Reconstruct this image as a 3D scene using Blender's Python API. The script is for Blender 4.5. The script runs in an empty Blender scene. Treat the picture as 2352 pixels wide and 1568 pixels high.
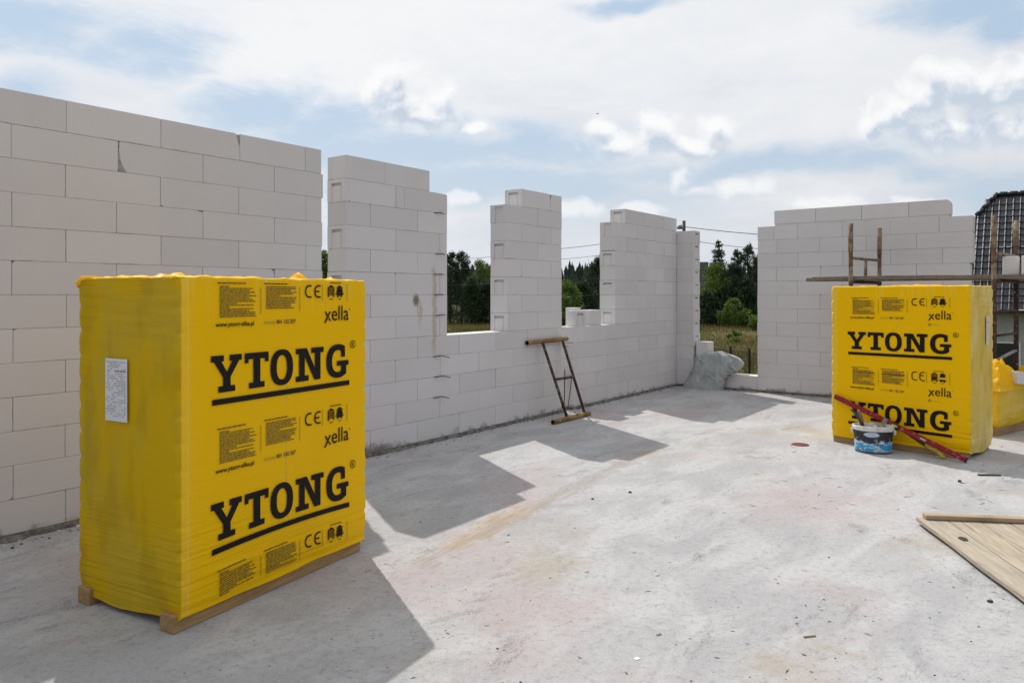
import bpy, bmesh, math, random
from mathutils import Vector, Matrix, noise
R = math.radians
sc = bpy.context.scene
COL = sc.collection
FPX = 1710.0                      # focal length in the units the photo was measured in
HE = 1.43                         # eye height above the slab
GZ = -2.8                         # terrain level below the slab
# ------------------------------------------------------------------ helpers
class MB:
    def __init__(s): s.v = []; s.f = []; s.m = []; s.t = []; s.uv = None
    def add(s, vs, fs, mi=0, tint=.5):
        o = len(s.v); s.v += [tuple(p) for p in vs]
        for f in fs: s.f.append([i + o for i in f]); s.m.append(mi); s.t.append(tint)
    def box(s, x0, x1, y0, y1, z0, z1, mi=0, tint=.5, M=None):
        vs = [Vector((x, y, z)) for z in (z0, z1) for y in (y0, y1) for x in (x0, x1)]
        if M is not None: vs = [M @ p for p in vs]
        s.add(vs, [(0,2,3,1),(4,5,7,6),(0,1,5,4),(2,6,7,3),(0,4,6,2),(1,3,7,5)], mi, tint)
    def prism(s, poly, y0, y1, mi=0, tint=.5):     # poly in (x, z), counter-clockwise seen from -y
        n = len(poly)
        vs = [(x, y0, z) for x, z in poly] + [(x, y1, z) for x, z in poly]
        fs = [list(range(n)), list(range(2*n-1, n-1, -1))]
        for i in range(n): fs.append((i, i+n, (i+1) % n + n, (i+1) % n))
        s.add(vs, fs, mi, tint)
    def tube(s, pts, r, n=10, mi=0, caps=True, tint=.5):
        pts = [Vector(p) for p in pts]; rs = r if isinstance(r, (list, tuple)) else [r]*len(pts)
        o = len(s.v); up = Vector((0,0,1))
        for i, p in enumerate(pts):
            d = (pts[min(i+1, len(pts)-1)] - pts[max(i-1, 0)]).normalized()
            a = d.cross(up if abs(d.z) < .95 else Vector((1,0,0))).normalized(); b = d.cross(a)
            for k in range(n):
                t = 2*math.pi*k/n; s.v.append(tuple(p + (a*math.cos(t) + b*math.sin(t))*rs[i]))
        for i in range(len(pts)-1):
            for k in range(n):
                a = o+i*n+k; b = o+i*n+(k+1) % n
                s.f.append([a, b, b+n, a+n]); s.m.append(mi); s.t.append(tint)
        if caps:
            s.f.append([o+k for k in range(n)][::-1]); s.m.append(mi); s.t.append(tint)
            e = o+(len(pts)-1)*n; s.f.append([e+k for k in range(n)]); s.m.append(mi); s.t.append(tint)
    def build(s, name, mats, parent=None, smooth=False, bevel=0, recalc=True):
        me = bpy.data.meshes.new(name); me.from_pydata(s.v, [], s.f)
        mats = mats if isinstance(mats, (list, tuple)) else [mats]
        for m in mats: me.materials.append(m)
        me.polygons.foreach_set('material_index', s.m)
        at = me.attributes.new('tint', 'FLOAT', 'FACE'); at.data.foreach_set('value', s.t)
        if recalc or bevel:
            bm = bmesh.new(); bm.from_mesh(me)
            if recalc: bmesh.ops.recalc_face_normals(bm, faces=bm.faces)
            if bevel: bmesh.ops.bevel(bm, geom=[e for e in bm.edges if len(e.link_faces) == 2 and e.calc_face_angle(0) > .5], offset=bevel, segments=1, affect='EDGES', profile=.5, clamp_overlap=True)
            bm.to_mesh(me); bm.free()
        if smooth: me.polygons.foreach_set('use_smooth', [True]*len(me.polygons))
        me.update()
        o = bpy.data.objects.new(name, me); COL.objects.link(o)
        if parent: o.parent = parent
        return o
def thing(name, label, cat, loc=(0,0,0), rz=0, group=None):
    o = bpy.data.objects.new(name, None); COL.objects.link(o)
    o.location = loc; o.rotation_euler = (0, 0, rz); o.empty_display_size = .2
    return tag(o, label, cat, group)
def tag(o, label, cat, group=None, kind=None):
    o['label'] = label; o['category'] = cat
    if group: o['group'] = group
    if kind: o['kind'] = kind
    return o
def pix(x, y, Y): return Vector(((x-1176)/FPX*Y, Y, HE-(y-677)/FPX*Y))
def floor_pt(x, y, z=0): Y = FPX*(HE-z)/(y-677); return pix(x, y, Y)
# ------------------------------------------------------------------ materials
class NT:
    def __init__(s, nt): s.nt = nt; s.k = 0
    def n(s, t, **kw):
        o = s.nt.nodes.new(t); o.location = (s.k*30 % 2000, -(s.k//60)*200); s.k += 1
        for a, b in kw.items(): setattr(o, a, b)
        return o
    def set(s, sock, v):
        if hasattr(v, 'is_output'): s.nt.links.new(v, sock)
        elif v is not None: sock.default_value = v
    def math(s, op, a, b=None, c=None, clamp=False):
        o = s.n('ShaderNodeMath', operation=op, use_clamp=clamp); s.set(o.inputs[0], a)
        if b is not None: s.set(o.inputs[1], b)
        if c is not None: s.set(o.inputs[2], c)
        return o.outputs[0]
    def vec(s, op, a, b=None):
        o = s.n('ShaderNodeVectorMath', operation=op); s.set(o.inputs[0], a)
        if b is not None: s.set(o.inputs[1], b)
        return o.outputs['Value'] if op in ('LENGTH', 'DOT_PRODUCT', 'DISTANCE') else o.outputs[0]
    def noise(s, v, scale, detail=4, rough=.55, dist=0, col=False):
        o = s.n('ShaderNodeTexNoise'); s.set(o.inputs['Vector'], v)
        o.inputs['Scale'].default_value = scale; o.inputs['Detail'].default_value = detail
        o.inputs['Roughness'].default_value = rough; o.inputs['Distortion'].default_value = dist
        return o.outputs['Color' if col else 'Fac']
    def ss(s, v, a, b, lo=0, hi=1):
        o = s.n('ShaderNodeMapRange', interpolation_type='SMOOTHSTEP'); s.set(o.inputs[0], v)
        for i, q in zip((1,2,3,4), (a, b, lo, hi)): o.inputs[i].default_value = q
        return o.outputs[0]
    def mix(s, f, a, b, mode='MIX'):
        o = s.n('ShaderNodeMix', data_type='RGBA', blend_type=mode); s.set(o.inputs[0], f)
        s.set(o.inputs[6], a); s.set(o.inputs[7], b); return o.outputs[2]
    def ramp(s, v, stops):
        o = s.n('ShaderNodeValToRGB'); s.set(o.inputs[0], v); e = o.color_ramp.elements
        while len(e) < len(stops): e.new(.5)
        for q, (p, c) in zip(e, stops): q.position = p; q.color = c
        return o.outputs[0]
    def coord(s, w='Object'): return s.n('ShaderNodeTexCoord').outputs[w]
    def scale(s, v, sc_): return s.vec('MULTIPLY', v, sc_)
    def xyz(s, v): o = s.n('ShaderNodeSeparateXYZ'); s.set(o.inputs[0], v); return o.outputs
    def bump(s, h, strength=.3, dist=.01):
        o = s.n('ShaderNodeBump'); o.inputs['Strength'].default_value = strength; o.inputs['Distance'].default_value = dist
        s.set(o.inputs['Height'], h); return o.outputs[0]
def C(r, g, b): return (r, g, b, 1)
def newmat(name):
    m = bpy.data.materials.new(name); m.use_nodes = True; nt = NT(m.node_tree)
    b = m.node_tree.nodes['Principled BSDF']; return m, nt, b
def simple(name, col, rough=.6, metal=0, var=.15, scale=20, bump=.15, spec=.5, bdist=.004):
    m, t, b = newmat(name); co = t.coord()
    f = t.noise(co, scale, 5)
    d = tuple(max(0, c*(1-var*1.6)) for c in col) + (1,); l = tuple(min(1, c*(1+var)) for c in col) + (1,)
    t.set(b.inputs['Base Color'], t.mix(t.ss(f, .3, .7), d, l))
    b.inputs['Roughness'].default_value = rough; b.inputs['Metallic'].default_value = metal
    b.inputs['Specular IOR Level'].default_value = spec
    if bump: t.set(b.inputs['Normal'], t.bump(t.noise(co, scale*3, 4), bump, bdist))
    return m
def mat_block(dirt=1.0):
    m, t, b = newmat('aerated_concrete'); co = t.coord()
    z0_ = t.xyz(co)[2]
    a = t.n('ShaderNodeAttribute', attribute_name='tint').outputs['Fac']
    base = t.mix(a, C(.655,.637,.643), C(.715,.696,.702))
    sm = t.ss(t.noise(co, 1.3, 5, .6), .45, .75)
    base = t.mix(t.math('MULTIPLY', sm, .35), base, C(.60,.562,.566))
    sc1 = t.ss(t.noise(t.scale(co, (1, 1, .5)), 9, 6, .7), .60, .78)
    base = t.mix(t.math('MULTIPLY', sc1, .35), base, C(.52,.48,.45))
    zj = t.math('FRACT', t.math('MULTIPLY', t.math('SUBTRACT', z0_, .03-.004), 5.0))
    gl = t.math('MULTIPLY', t.ss(t.math('ADD', zj, t.math('MULTIPLY', t.noise(co, 25, 4), .06)), .11, .045), t.ss(t.noise(t.scale(co, (1,1,1.5)), 2.3, 5, .7), .54, .64))
    base = t.mix(t.math('MULTIPLY', gl, .6*dirt), base, C(.47,.41,.35))
    # ochre drips, long in z and rare
    d = t.ss(t.noise(t.scale(co, (7, 7, .9)), 1.0, 5, .6), .68, .80)
    base = t.mix(t.math('MULTIPLY', d, .45*dirt), base, C(.56,.44,.29))
    x, y, z = t.xyz(co)
    # two glue runs beside the first window
    for u0, w, z0, z1 in ((5.36, .035, .75, 1.75), (5.16, .03, 1.05, 1.42)):
        wob = t.math('MULTIPLY', t.math('SUBTRACT', t.noise(t.scale(co, (0, 0, 1)), 5, 3), .5), .12)
        du = t.math('ABSOLUTE', t.math('SUBTRACT', t.math('ADD', x, wob), u0))
        mk = t.ss(t.math('ADD', du, t.math('MULTIPLY', t.noise(co, 22, 4), .05)), w+.035, w)
        mk = t.math('MULTIPLY', mk, t.math('MULTIPLY', t.ss(z, z0, z0+.25), t.ss(z, z1, z1-.12)))
        base = t.mix(t.math('MULTIPLY', mk, .75*dirt), base, C(.50,.41,.29))
    # broken-out spot with a smear, and a mossy foot
    e1 = t.math('MULTIPLY', t.math('SUBTRACT', x, 5.105), 26.0); e2 = t.math('MULTIPLY', t.math('SUBTRACT', z, 1.38), 19.0)
    rr_ = t.math('ADD', t.math('ADD', t.math('MULTIPLY', e1, e1), t.math('MULTIPLY', e2, e2)), t.math('MULTIPLY', t.noise(co, 34, 4), 1.2))
    base = t.mix(t.ss(rr_, 2.6, 1.6, 0, .6*dirt), base, C(.40,.33,.25)); base = t.mix(t.ss(rr_, 1.5, 1.0, 0, .85*dirt), base, C(.20,.165,.13))
    mo = t.math('MULTIPLY', t.ss(t.math('ABSOLUTE', t.math('SUBTRACT', x, 4.55)), .38, .10), t.ss(t.math('ADD', z, t.math('MULTIPLY', t.noise(co, 13, 6, .75), -.22)), .02, -.06))
    base = t.mix(t.math('MULTIPLY', mo, .75*dirt), base, C(.10,.10,.07))
    # splashed dirt on the lowest course
    n1 = t.noise(co, 8, 6, .7)
    dz = t.math('ADD', z, t.math('MULTIPLY', n1, -.32))
    base = t.mix(t.ss(dz, -.095, -.15, 0, .7*dirt), base, C(.24,.22,.19))
    t.set(b.inputs['Base Color'], base); b.inputs['Roughness'].default_value = .95
    b.inputs['Specular IOR Level'].default_value = .15
    h = t.math('ADD', t.math('MULTIPLY', t.noise(co, 160, 3), .5), t.noise(co, 30, 4))
    t.set(b.inputs['Normal'], t.bump(h, .22, .004)); return m
def mat_floor():
    m, t, b = newmat('cast_concrete'); co = t.coord()
    rot = t.n('ShaderNodeMapping'); t.set(rot.inputs[0], co); rot.inputs['Rotation'].default_value = (0, 0, R(-53)); rc = rot.outputs[0]
    st = t.scale(rc, (.45, 1, 1))
    big = t.noise(co, .55, 6, .6); mid = t.noise(st, 2.6, 7, .68, .6); fine = t.noise(co, 26, 7, .75)
    base = t.mix(t.ss(big, .35, .68), C(0.382,0.381,0.390), C(0.440,0.437,0.443))
    base = t.mix(t.ss(mid, .40, .60, 0, .8), base, C(0.516,0.514,0.518))
    base = t.mix(t.ss(t.noise(st, 1.7, 6, .65, .4), .53, .70, 0, .55), base, C(0.309,0.308,0.318))
    base = t.mix(t.ss(t.noise(t.vec('ADD', co, (7,3,0)), .8, 6, .62), .50, .66, 0, .75), base, C(0.435,0.375,0.380))    # pinkish dust
    base = t.mix(t.ss(t.noise(t.vec('ADD', co, (2,9,0)), 1.1, 6, .62), .55, .68, 0, .75), base, C(0.402,0.354,0.297))     # ochre dust
    base = t.mix(t.ss(fine, .48, .68, 0, .6), base, C(0.255,0.253,0.259))
    grit = t.noise(co, 90, 5, .8)
    base = t.mix(t.ss(grit, .55, .68, 0, .65), base, C(.18,.175,.17))
    base = t.mix(t.ss(grit, .44, .33, 0, .55), base, C(.60,.595,.59))
    blot = t.ss(t.noise(t.vec('ADD', st, (5,5,0)), 3.5, 7, .72, .5), .57, .66, 0, .6)
    base = t.mix(t.math('MULTIPLY', blot, t.ss(grit, .42, .55)), base, C(.15,.147,.145))
    base = t.mix(t.ss(t.noise(co, 42, 3, .6), .34, .27, 0, .5), base, C(.62,.615,.61))
    base = t.mix(t.math('MULTIPLY', t.ss(t.noise(co, 17, 2, .5), .70, .74), t.ss(t.noise(co, 1.4, 3), .45, .6)), base, C(.10,.09,.08))
    # scraped ochre streak
    p0 = floor_pt(1025, 1262); p1 = floor_pt(1215, 1160); p2 = floor_pt(1420, 1065)
    def seg(a, c, w, rough_):
        dv = (c-a); L = dv.length; dv.normalize()
        q = t.vec('SUBTRACT', co, tuple(a)); al = t.vec('DOT_PRODUCT', q, tuple(dv)); ac = t.vec('DOT_PRODUCT', q, (-dv.y, dv.x, 0))
        cc = t.n('ShaderNodeCombineXYZ'); t.set(cc.inputs[0], t.math('MULTIPLY', al, 2.0)); t.set(cc.inputs[1], t.math('MULTIPLY', ac, 45))
        s_ = t.ss(t.noise(cc.outputs[0], 1, 4, .6), .42, .58)
        wob = t.math('MULTIPLY', t.math('SUBTRACT', t.noise(co, 5, 4), .5), .3)
        mk = t.math('MULTIPLY', t.ss(t.math('ABSOLUTE', t.math('ADD', ac, wob)), w, w*.4), t.math('MULTIPLY', t.ss(t.math('ADD', al, wob), -.05, .10), t.ss(al, L, L*.55)))
        return t.math('MULTIPLY', mk, t.math('ADD', t.math('MULTIPLY', s_, .75), .25))
    base = t.mix(t.math('MULTIPLY', seg(p0, p1+(p1-p0)*.3, .13, 1), .8), base, C(.44,.32,.19))
    base = t.mix(t.math('MULTIPLY', seg(p0-(p1-p0)*.3, p2+(p2-p1), .10, 1), .55), base, C(.30,.25,.20))
    t.set(b.inputs['Base Color'], base); b.inputs['Roughness'].default_value = .9; b.inputs['Specular IOR Level'].default_value = .2
    h = t.math('ADD', t.math('MULTIPLY', mid, 1.2), t.math('ADD', t.math('MULTIPLY', fine, .5), t.math('MULTIPLY', grit, .4)))
    t.set(b.inputs['Normal'], t.bump(h, .55, .018)); return m
def mat_film(name, col, milky, kind):
    m, t, b = newmat(name); co = t.coord()
    x, y, z = t.xyz(co)
    base = col
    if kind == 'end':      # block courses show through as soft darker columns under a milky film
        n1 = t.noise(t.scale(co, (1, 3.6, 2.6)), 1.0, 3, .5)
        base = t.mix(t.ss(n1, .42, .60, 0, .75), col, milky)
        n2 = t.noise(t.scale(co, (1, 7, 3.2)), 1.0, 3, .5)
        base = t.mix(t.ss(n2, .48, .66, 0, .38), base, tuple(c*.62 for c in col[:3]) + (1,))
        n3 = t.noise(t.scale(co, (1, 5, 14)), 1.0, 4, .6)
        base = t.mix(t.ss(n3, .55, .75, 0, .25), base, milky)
    else:
        n1 = t.noise(t.scale(co, (2.2, 1, .8)), 1.0, 4, .6)
        base = t.mix(t.ss(n1, .50, .75, 0, .30), col, tuple(c*.86 for c in col[:3]) + (1,))
        e = t.ss(x, .10, .0); e2 = t.ss(t.noise(t.scale(co, (30, 1, 1.6)), 1, 3), .50, .66)
        base = t.mix(t.math('MULTIPLY', e2, t.ss(z, 1.30, 1.52, 0, .35)), base, milky)
        base = t.mix(t.math('MULTIPLY', e, .18), base, milky)
        cx_ = t.math('ADD', x, t.math('MULTIPLY', t.math('SUBTRACT', t.noise(t.scale(co, (0,0,1)), 6, 3), .5), .012))
        ln = t.ss(t.math('ABSOLUTE', t.math('SUBTRACT', cx_, .045)), .005, .001)
        base = t.mix(t.math('MULTIPLY', ln, .45), base, C(.86,.66,.22))
        fold = t.ss(t.math('ABSOLUTE', t.math('SUBTRACT', t.math('ADD', x, t.math('MULTIPLY', t.math('SUBTRACT', t.noise(t.scale(co, (0,0,1)), 3, 4), .5), .02)), .60)), .010, .0)
        base = t.mix(t.math('MULTIPLY', fold, t.ss(t.noise(co, 9, 4, .65), .5, .62, 0, .5)), base, C(.48,.36,.13))
        s2 = t.ss(t.noise(t.scale(co, (3, 1, 9)), 1.7, 6, .7), .66, .74)
        base = t.mix(t.math('MULTIPLY', s2, .35), base, C(.42,.30,.10))     # scuffs
    t.set(b.inputs['Base Color'], base)
    b.inputs['Roughness'].default_value = .38 if kind != 'end' else .45
    b.inputs['Specular IOR Level'].default_value = .10
    # tension wrinkles: mostly level, denser towards the foot
    w1 = t.noise(t.scale(co, (1.2, 1.2, 42)), 1.0, 3, .5, .5); w2 = t.noise(t.scale(co, (5, 5, 14)), 1.0, 4, .6, .8)
    low = t.ss(z, .70, .12, .12, 1.25)
    top = t.ss(z, 1.15, 1.5, 0, .55)
    h = t.math('ADD', t.math('MULTIPLY', w1, t.math('ADD', low, top if kind == 'end' else t.math('MULTIPLY', top, .15))), t.math('MULTIPLY', w2, .35))
    mp = t.n('ShaderNodeMapping'); t.set(mp.inputs[0], co); mp.inputs['Rotation'].default_value = (0, R(-24), 0); mp.inputs['Scale'].default_value = (2.2, 1, 34)
    w3 = t.noise(mp.outputs[0], 1.0, 3, .5, .4)
    edge = t.math('MULTIPLY', t.ss(x, .22, .02), t.ss(z, .9, .3)) if kind == 'front' else .0
    h = t.math('ADD', h, t.math('MULTIPLY', w3, edge))
    t.set(b.inputs['Normal'], t.bump(h, .5, .014))
    tr = t.n('ShaderNodeBsdfTranslucent'); tr.inputs[0].default_value = C(.97,.70,.05)
    mx = t.n('ShaderNodeMixShader'); mx.inputs[0].default_value = .45 if kind == 'loose' else .06
    o = m.node_tree.nodes['Material Output']
    t.nt.links.new(b.outputs[0], mx.inputs[1]); t.nt.links.new(tr.outputs[0], mx.inputs[2]); t.nt.links.new(mx.outputs[0], o.inputs[0])
    return m
def mat_wood(name, a, c, axis=(1, 14, 14), rough=.8, dark=None):
    m, t, b = newmat(name); co = t.coord()
    g = t.noise(t.scale(co, axis), 3.0, 6, .65, .6); g2 = t.noise(co, 4, 5, .6)
    base = t.mix(t.ss(g, .32, .68), C(*a), C(*c))
    base = t.mix(t.ss(g2, .5, .75, 0, .5), base, C(*(dark or tuple(q*.55 for q in a))))
    rr = t.n('ShaderNodeObjectInfo').outputs['Random']
    g3 = t.noise(t.vec('ADD', t.scale(co, axis), (9,4,2)), 1.1, 7, .75, 1.2)
    base = t.mix(t.ss(g3, .52, .66, 0, .6), base, C(*tuple(q*.42 for q in a)))
    base = t.mix(t.math('MULTIPLY', rr, .32), base, C(sum(c)/3.2, sum(c)/3.25, sum(c)/3.5))
    t.set(b.inputs['Base Color'], base); b.inputs['Roughness'].default_value = rough; b.inputs['Specular IOR Level'].default_value = .2
    t.set(b.inputs['Normal'], t.bump(t.math('ADD', g, g3), .6, .005)); return m
def mat_rust(name, a, c, spl, amt=.6, scale=14):
    m, t, b = newmat(name); co = t.coord()
    base = t.mix(t.ss(t.noise(co, scale, 6, .7), .40, .62), C(*a), C(*c))
    base = t.mix(t.ss(t.noise(t.vec('ADD', co, (3,1,4)), scale*1.6, 5, .7), .56, .64, 0, amt), base, C(*spl))
    t.set(b.inputs['Base Color'], base); b.inputs['Roughness'].default_value = .75; b.inputs['Specular IOR Level'].default_value = .35
    t.set(b.inputs['Normal'], t.bump(t.noise(co, 60, 5, .7), .4, .003)); return m
def mat_leaf(name, dark, light, trans=.25):
    m, t, b = newmat(name)
    g = t.n('ShaderNodeNewGeometry').outputs['Random Per Island']
    co = t.coord(); cl = t.noise(co, .55, 3, .6)
    f = t.math('ADD', t.math('MULTIPLY', g, .5), t.math('MULTIPLY', cl, .6))
    base = t.mix(t.ss(f, .25, .8), C(*dark), C(*light))
    t.set(b.inputs['Base Color'], base); b.inputs['Roughness'].default_value = .6; b.inputs['Specular IOR Level'].default_value = .25
    tr = t.n('ShaderNodeBsdfTranslucent'); t.set(tr.inputs[0], base)
    mx = t.n('ShaderNodeMixShader'); mx.inputs[0].default_value = trans
    o = m.node_tree.nodes['Material Output']
    t.nt.links.new(b.outputs[0], mx.inputs[1]); t.nt.links.new(tr.outputs[0], mx.inputs[2]); t.nt.links.new(mx.outputs[0], o.inputs[0])
    return m
BLOCK = mat_block(); CLEAN = mat_block(0.0); FLOOR = mat_floor()
JOINT = simple('joint_mortar', (.36,.345,.335), .95, var=.3, scale=16)
BED = simple('bed_mortar', (.17,.16,.148), .95, var=.35, scale=18, bump=.6, bdist=.012)
CHIP = simple('broken_block_core', (.30,.275,.25), .95, var=.4, scale=24, bump=.8, bdist=.02)
FRONT = mat_film('printed_yellow_film', C(.95,.555,.001), C(.88,.66,.14), 'front')
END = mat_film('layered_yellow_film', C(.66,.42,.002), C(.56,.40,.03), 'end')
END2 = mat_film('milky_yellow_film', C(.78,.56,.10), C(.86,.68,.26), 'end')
LOOSE = mat_film('loose_yellow_film', C(.93,.62,.01), C(.9,.7,.3), 'loose')
INK = simple('black_print', (.014,.010,.010), .6, var=.1, bump=0, spec=.15)
INK2 = simple('thin_black_print', (.10,.075,.012), .5, var=.2, bump=0)
INK3 = simple('pale_grey_print', (.36,.25,.03), .5, var=.1, bump=0)
PALLETW = mat_wood('pallet_wood', (.33,.19,.075), (.46,.29,.12), dark=(.16,.09,.04))
PLANKW = mat_wood('weathered_plank', (.16,.125,.09), (.27,.225,.175), dark=(.06,.045,.035))
BOARDW = mat_wood('formwork_board', (.33,.26,.175), (.53,.45,.345), axis=(22, 1, 16), dark=(.27,.235,.19))
BATTW = mat_wood('raw_batten', (.38,.27,.155), (.50,.38,.245))
PAPER = simple('white_paper', (.72,.72,.74), .7, var=.03, bump=.05)
RUST = mat_rust('rusty_dark_steel', (.045,.022,.016), (.09,.05,.035), (.45,.43,.40), .5)
RUSTY = mat_rust('mortar_caked_steel', (.16,.105,.06), (.30,.24,.17), (.06,.03,.02), .8, 9)
OCHRE = mat_rust('ochre_rusty_steel', (.20,.115,.04), (.33,.22,.09), (.06,.035,.025), .8, 8)
REBAR = simple('rebar_steel', (.07,.05,.04), .6, .5)
# ------------------------------------------------------------------ camera, sun, sky
cam = bpy.data.cameras.new('camera'); co_ = bpy.data.objects.new('camera', cam); COL.objects.link(co_)
co_.location = (0, 0, HE); co_.rotation_euler = (R(90), 0, 0)
cam.sensor_width = 36; cam.lens = 36*FPX/2352; cam.shift_y = -107/2352; cam.clip_end = 3000; cam.clip_start = .05
sc.camera = co_
KX, KY = .343, -.763              # ground offset of a shadow per metre of height
sun = bpy.data.lights.new('sun', 'SUN'); so = bpy.data.objects.new('sun', sun); COL.objects.link(so)
sun.energy = 3.4; sun.angle = R(.55); sun.color = (1, .955, .89)
so.rotation_euler = Vector((KX, KY, -1)).to_track_quat('-Z', 'Y').to_euler(); so.location = (-6, 14, 18)
w = bpy.data.worlds.new('World'); sc.world = w; w.use_nodes = True
def sky():
    t = NT(w.node_tree); bg = w.node_tree.nodes['Background']
    d = t.coord('Generated'); X, Y, Z = t.xyz(d)
    sk = t.n('ShaderNodeTexSky', sky_type='NISHITA'); sk.sun_disc = False
    sk.sun_elevation = R(50); sk.sun_rotation = R(-24); sk.dust_density = 2.0
    blue = t.vec('MULTIPLY', sk.outputs[0], (.085, .085, .085))
    ys = t.math('MAXIMUM', Y, .12)
    P = t.n('ShaderNodeCombineXYZ'); t.set(P.inputs[0], t.math('DIVIDE', X, ys)); t.set(P.inputs[1], t.math('DIVIDE', Z, ys)); P = P.outputs[0]
    def field(pts, PP):
        f = None
        for x, y, rx, ry in pts:
            q = t.vec('MULTIPLY', t.vec('SUBTRACT', PP, ((x-1176)/FPX, (677-y)/FPX, 0)), (FPX/rx, FPX/ry, 0))
            g = t.math('SUBTRACT', 1.0, t.vec('LENGTH', q))
            f = g if f is None else t.math('MAXIMUM', f, g)
        return f
    # ---- thin high cloud with wispy blue gaps
    warp2 = t.vec('SUBTRACT', t.noise(d, 2.4, 5, .6, 0, True), (.5, .5, .5))
    Pv = t.vec('ADD', P, t.vec('MULTIPLY', warp2, (.34, .16, 0)))
    gaps = field([(60,30,330,80),(330,70,240,90),(640,235,170,70),(790,290,220,70),(1215,335,210,75),(1180,430,400,75),(840,345,190,70),
                  (1700,388,430,36),(2230,30,190,70),(2320,80,120,70),(780,480,90,120),(1450,12,150,22),(1000,350,220,70),(2020,400,240,26),(2270,440,150,44),(40,190,120,60)], Pv)
    dr = t.n('ShaderNodeMapping'); t.set(dr.inputs[0], t.vec('ADD', d, t.vec('MULTIPLY', warp2, (.10,.10,.10)))); dr.inputs['Rotation'].default_value = (0, R(16), 0); dr.inputs['Scale'].default_value = (1, 1, 3.4); dr = dr.outputs[0]
    s1 = t.math('SUBTRACT', t.noise(dr, 3.4, 6, .68), .5); s2 = t.math('SUBTRACT', t.noise(t.vec('ADD', dr, (4,1,2)), 8.5, 5, .70), .5)
    wis = t.math('ADD', t.math('MULTIPLY', s1, 2.0), t.math('MULTIPLY', s2, 1.3))
    gap = t.ss(t.math('ADD', t.math('MULTIPLY', gaps, .9), wis), -.42, .72)
    vb = t.math('ADD', t.noise(t.scale(d, (1, 1, 2)), 1.9, 4, .55), t.math('ADD', t.math('MULTIPLY', s2, .40), t.math('MULTIPLY', s1, .25)))
    veil = t.mix(t.ss(vb, .30, .70), C(.725,.765,.825), C(.90,.91,.932))
    veil = t.mix(t.ss(Z, .16, .40, 0, .55), veil, C(.93,.937,.95))
    sd = Vector((-KX, -KY, 1)).normalized(); dot = t.vec('DOT_PRODUCT', d, tuple(sd))
    veil = t.mix(t.ss(dot, .30, .82), t.vec('MULTIPLY', veil, (.84,.855,.875)), veil)
    hz = t.ss(Z, .02, .30)
    bl = t.mix(.80, blue, t.mix(hz, C(.60,.70,.80), C(.50,.655,.83)))
    col = t.mix(t.math('MULTIPLY', gap, .95), veil, bl)
    # ---- fair weather cumulus: a density that shades itself from the sun above
    big = [(905,200,56,58),(930,245,80,44),(960,262,100,32),(862,212,48,36),(1010,236,50,36),
           (1430,328,80,36),(1505,298,58,50),(1580,340,84,26),(1650,290,48,36),(1385,300,36,28),
           (2055,262,74,56),(2130,220,76,66),(2150,168,48,42),(2230,205,84,70),(2330,200,84,76),(2190,306,210,50),(2330,300,120,60),(1995,290,42,34),
           (1087,296,38,14),(1566,412,40,30),(1590,434,46,16),(1700,432,70,28),(1750,430,34,22),(1066,464,46,24),(2105,462,62,22),
           (1335,488,70,28),(1480,480,54,22),(1900,468,80,18)]
    warp = t.vec('SUBTRACT', t.noise(d, 9, 4, .6, 0, True), (.5, .5, .5))
    Pc = t.vec('ADD', P, t.vec('MULTIPLY', warp, (.050, .040, 0)))
    def dens(dx, dy):
        PP = Pc if dx == dy == 0 else t.vec('ADD', Pc, (dx, dy, 0))
        n3 = t.vec('ADD', t.vec('ADD', P, t.vec('MULTIPLY', warp, (.05,.05,.02))), (dx, dy, .3))
        b1 = t.math('ABSOLUTE', t.math('SUBTRACT', t.noise(n3, 17, 0), .5)); b2 = t.math('ABSOLUTE', t.math('SUBTRACT', t.noise(n3, 41, 0), .5))
        nz = t.math('SUBTRACT', t.noise(n3, 26, 6, .72), .5)
        k = t.math('ADD', t.math('MULTIPLY', t.math('SUBTRACT', .12, b1), 1.5), t.math('ADD', t.math('MULTIPLY', t.math('SUBTRACT', .12, b2), .8), t.math('MULTIPLY', nz, 1.15)))
        return t.math('ADD', field(big, PP), k)
    d0 = dens(0, 0); d1 = dens(-.004, .013); d2 = dens(-.010, .036)
    mask = t.ss(d0, -.22, .62)
    thick = t.math('ADD', t.math('MULTIPLY', t.ss(d1, -.25, 1.05), .75), t.math('MULTIPLY', t.ss(d2, -.30, 1.0), .75))
    thick = t.math('ADD', thick, t.math('MULTIPLY', t.math('SUBTRACT', d1, d0), .30))
    sh = t.math('SUBTRACT', t.math('MULTIPLY', thick, 1.15), .10, clamp=True)
    ccol = t.ramp(sh, [(0, C(.975,.976,.978)), (.38, C(.88,.897,.922)), (.72, C(.70,.76,.84)), (1, C(.57,.65,.755))])
    # the small low ones are thinner and paler
    far = t.ss(Z, .14, .19)
    ccol = t.mix(far, t.mix(.30, ccol, C(.90,.915,.94)), ccol)
    col = t.mix(t.math('MULTIPLY', mask, t.math('ADD', .72, t.math('MULTIPLY', far, .24))), col, ccol)
    # away from the sun the sky is dimmer and bluer
    sd = Vector((-KX, -KY, 1)).normalized()
    toward = t.ss(t.vec('DOT_PRODUCT', d, tuple(sd)), -.55, .32)
    col = t.mix(toward, t.vec('MULTIPLY', col, (.37,.40,.47)), col)
    t.set(bg.inputs[0], col); bg.inputs[1].default_value = 1.0
sky()
sc.view_settings.view_transform = 'Standard'; sc.view_settings.look = 'None'; sc.view_settings.exposure = 0; sc.view_settings.gamma = 1
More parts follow.
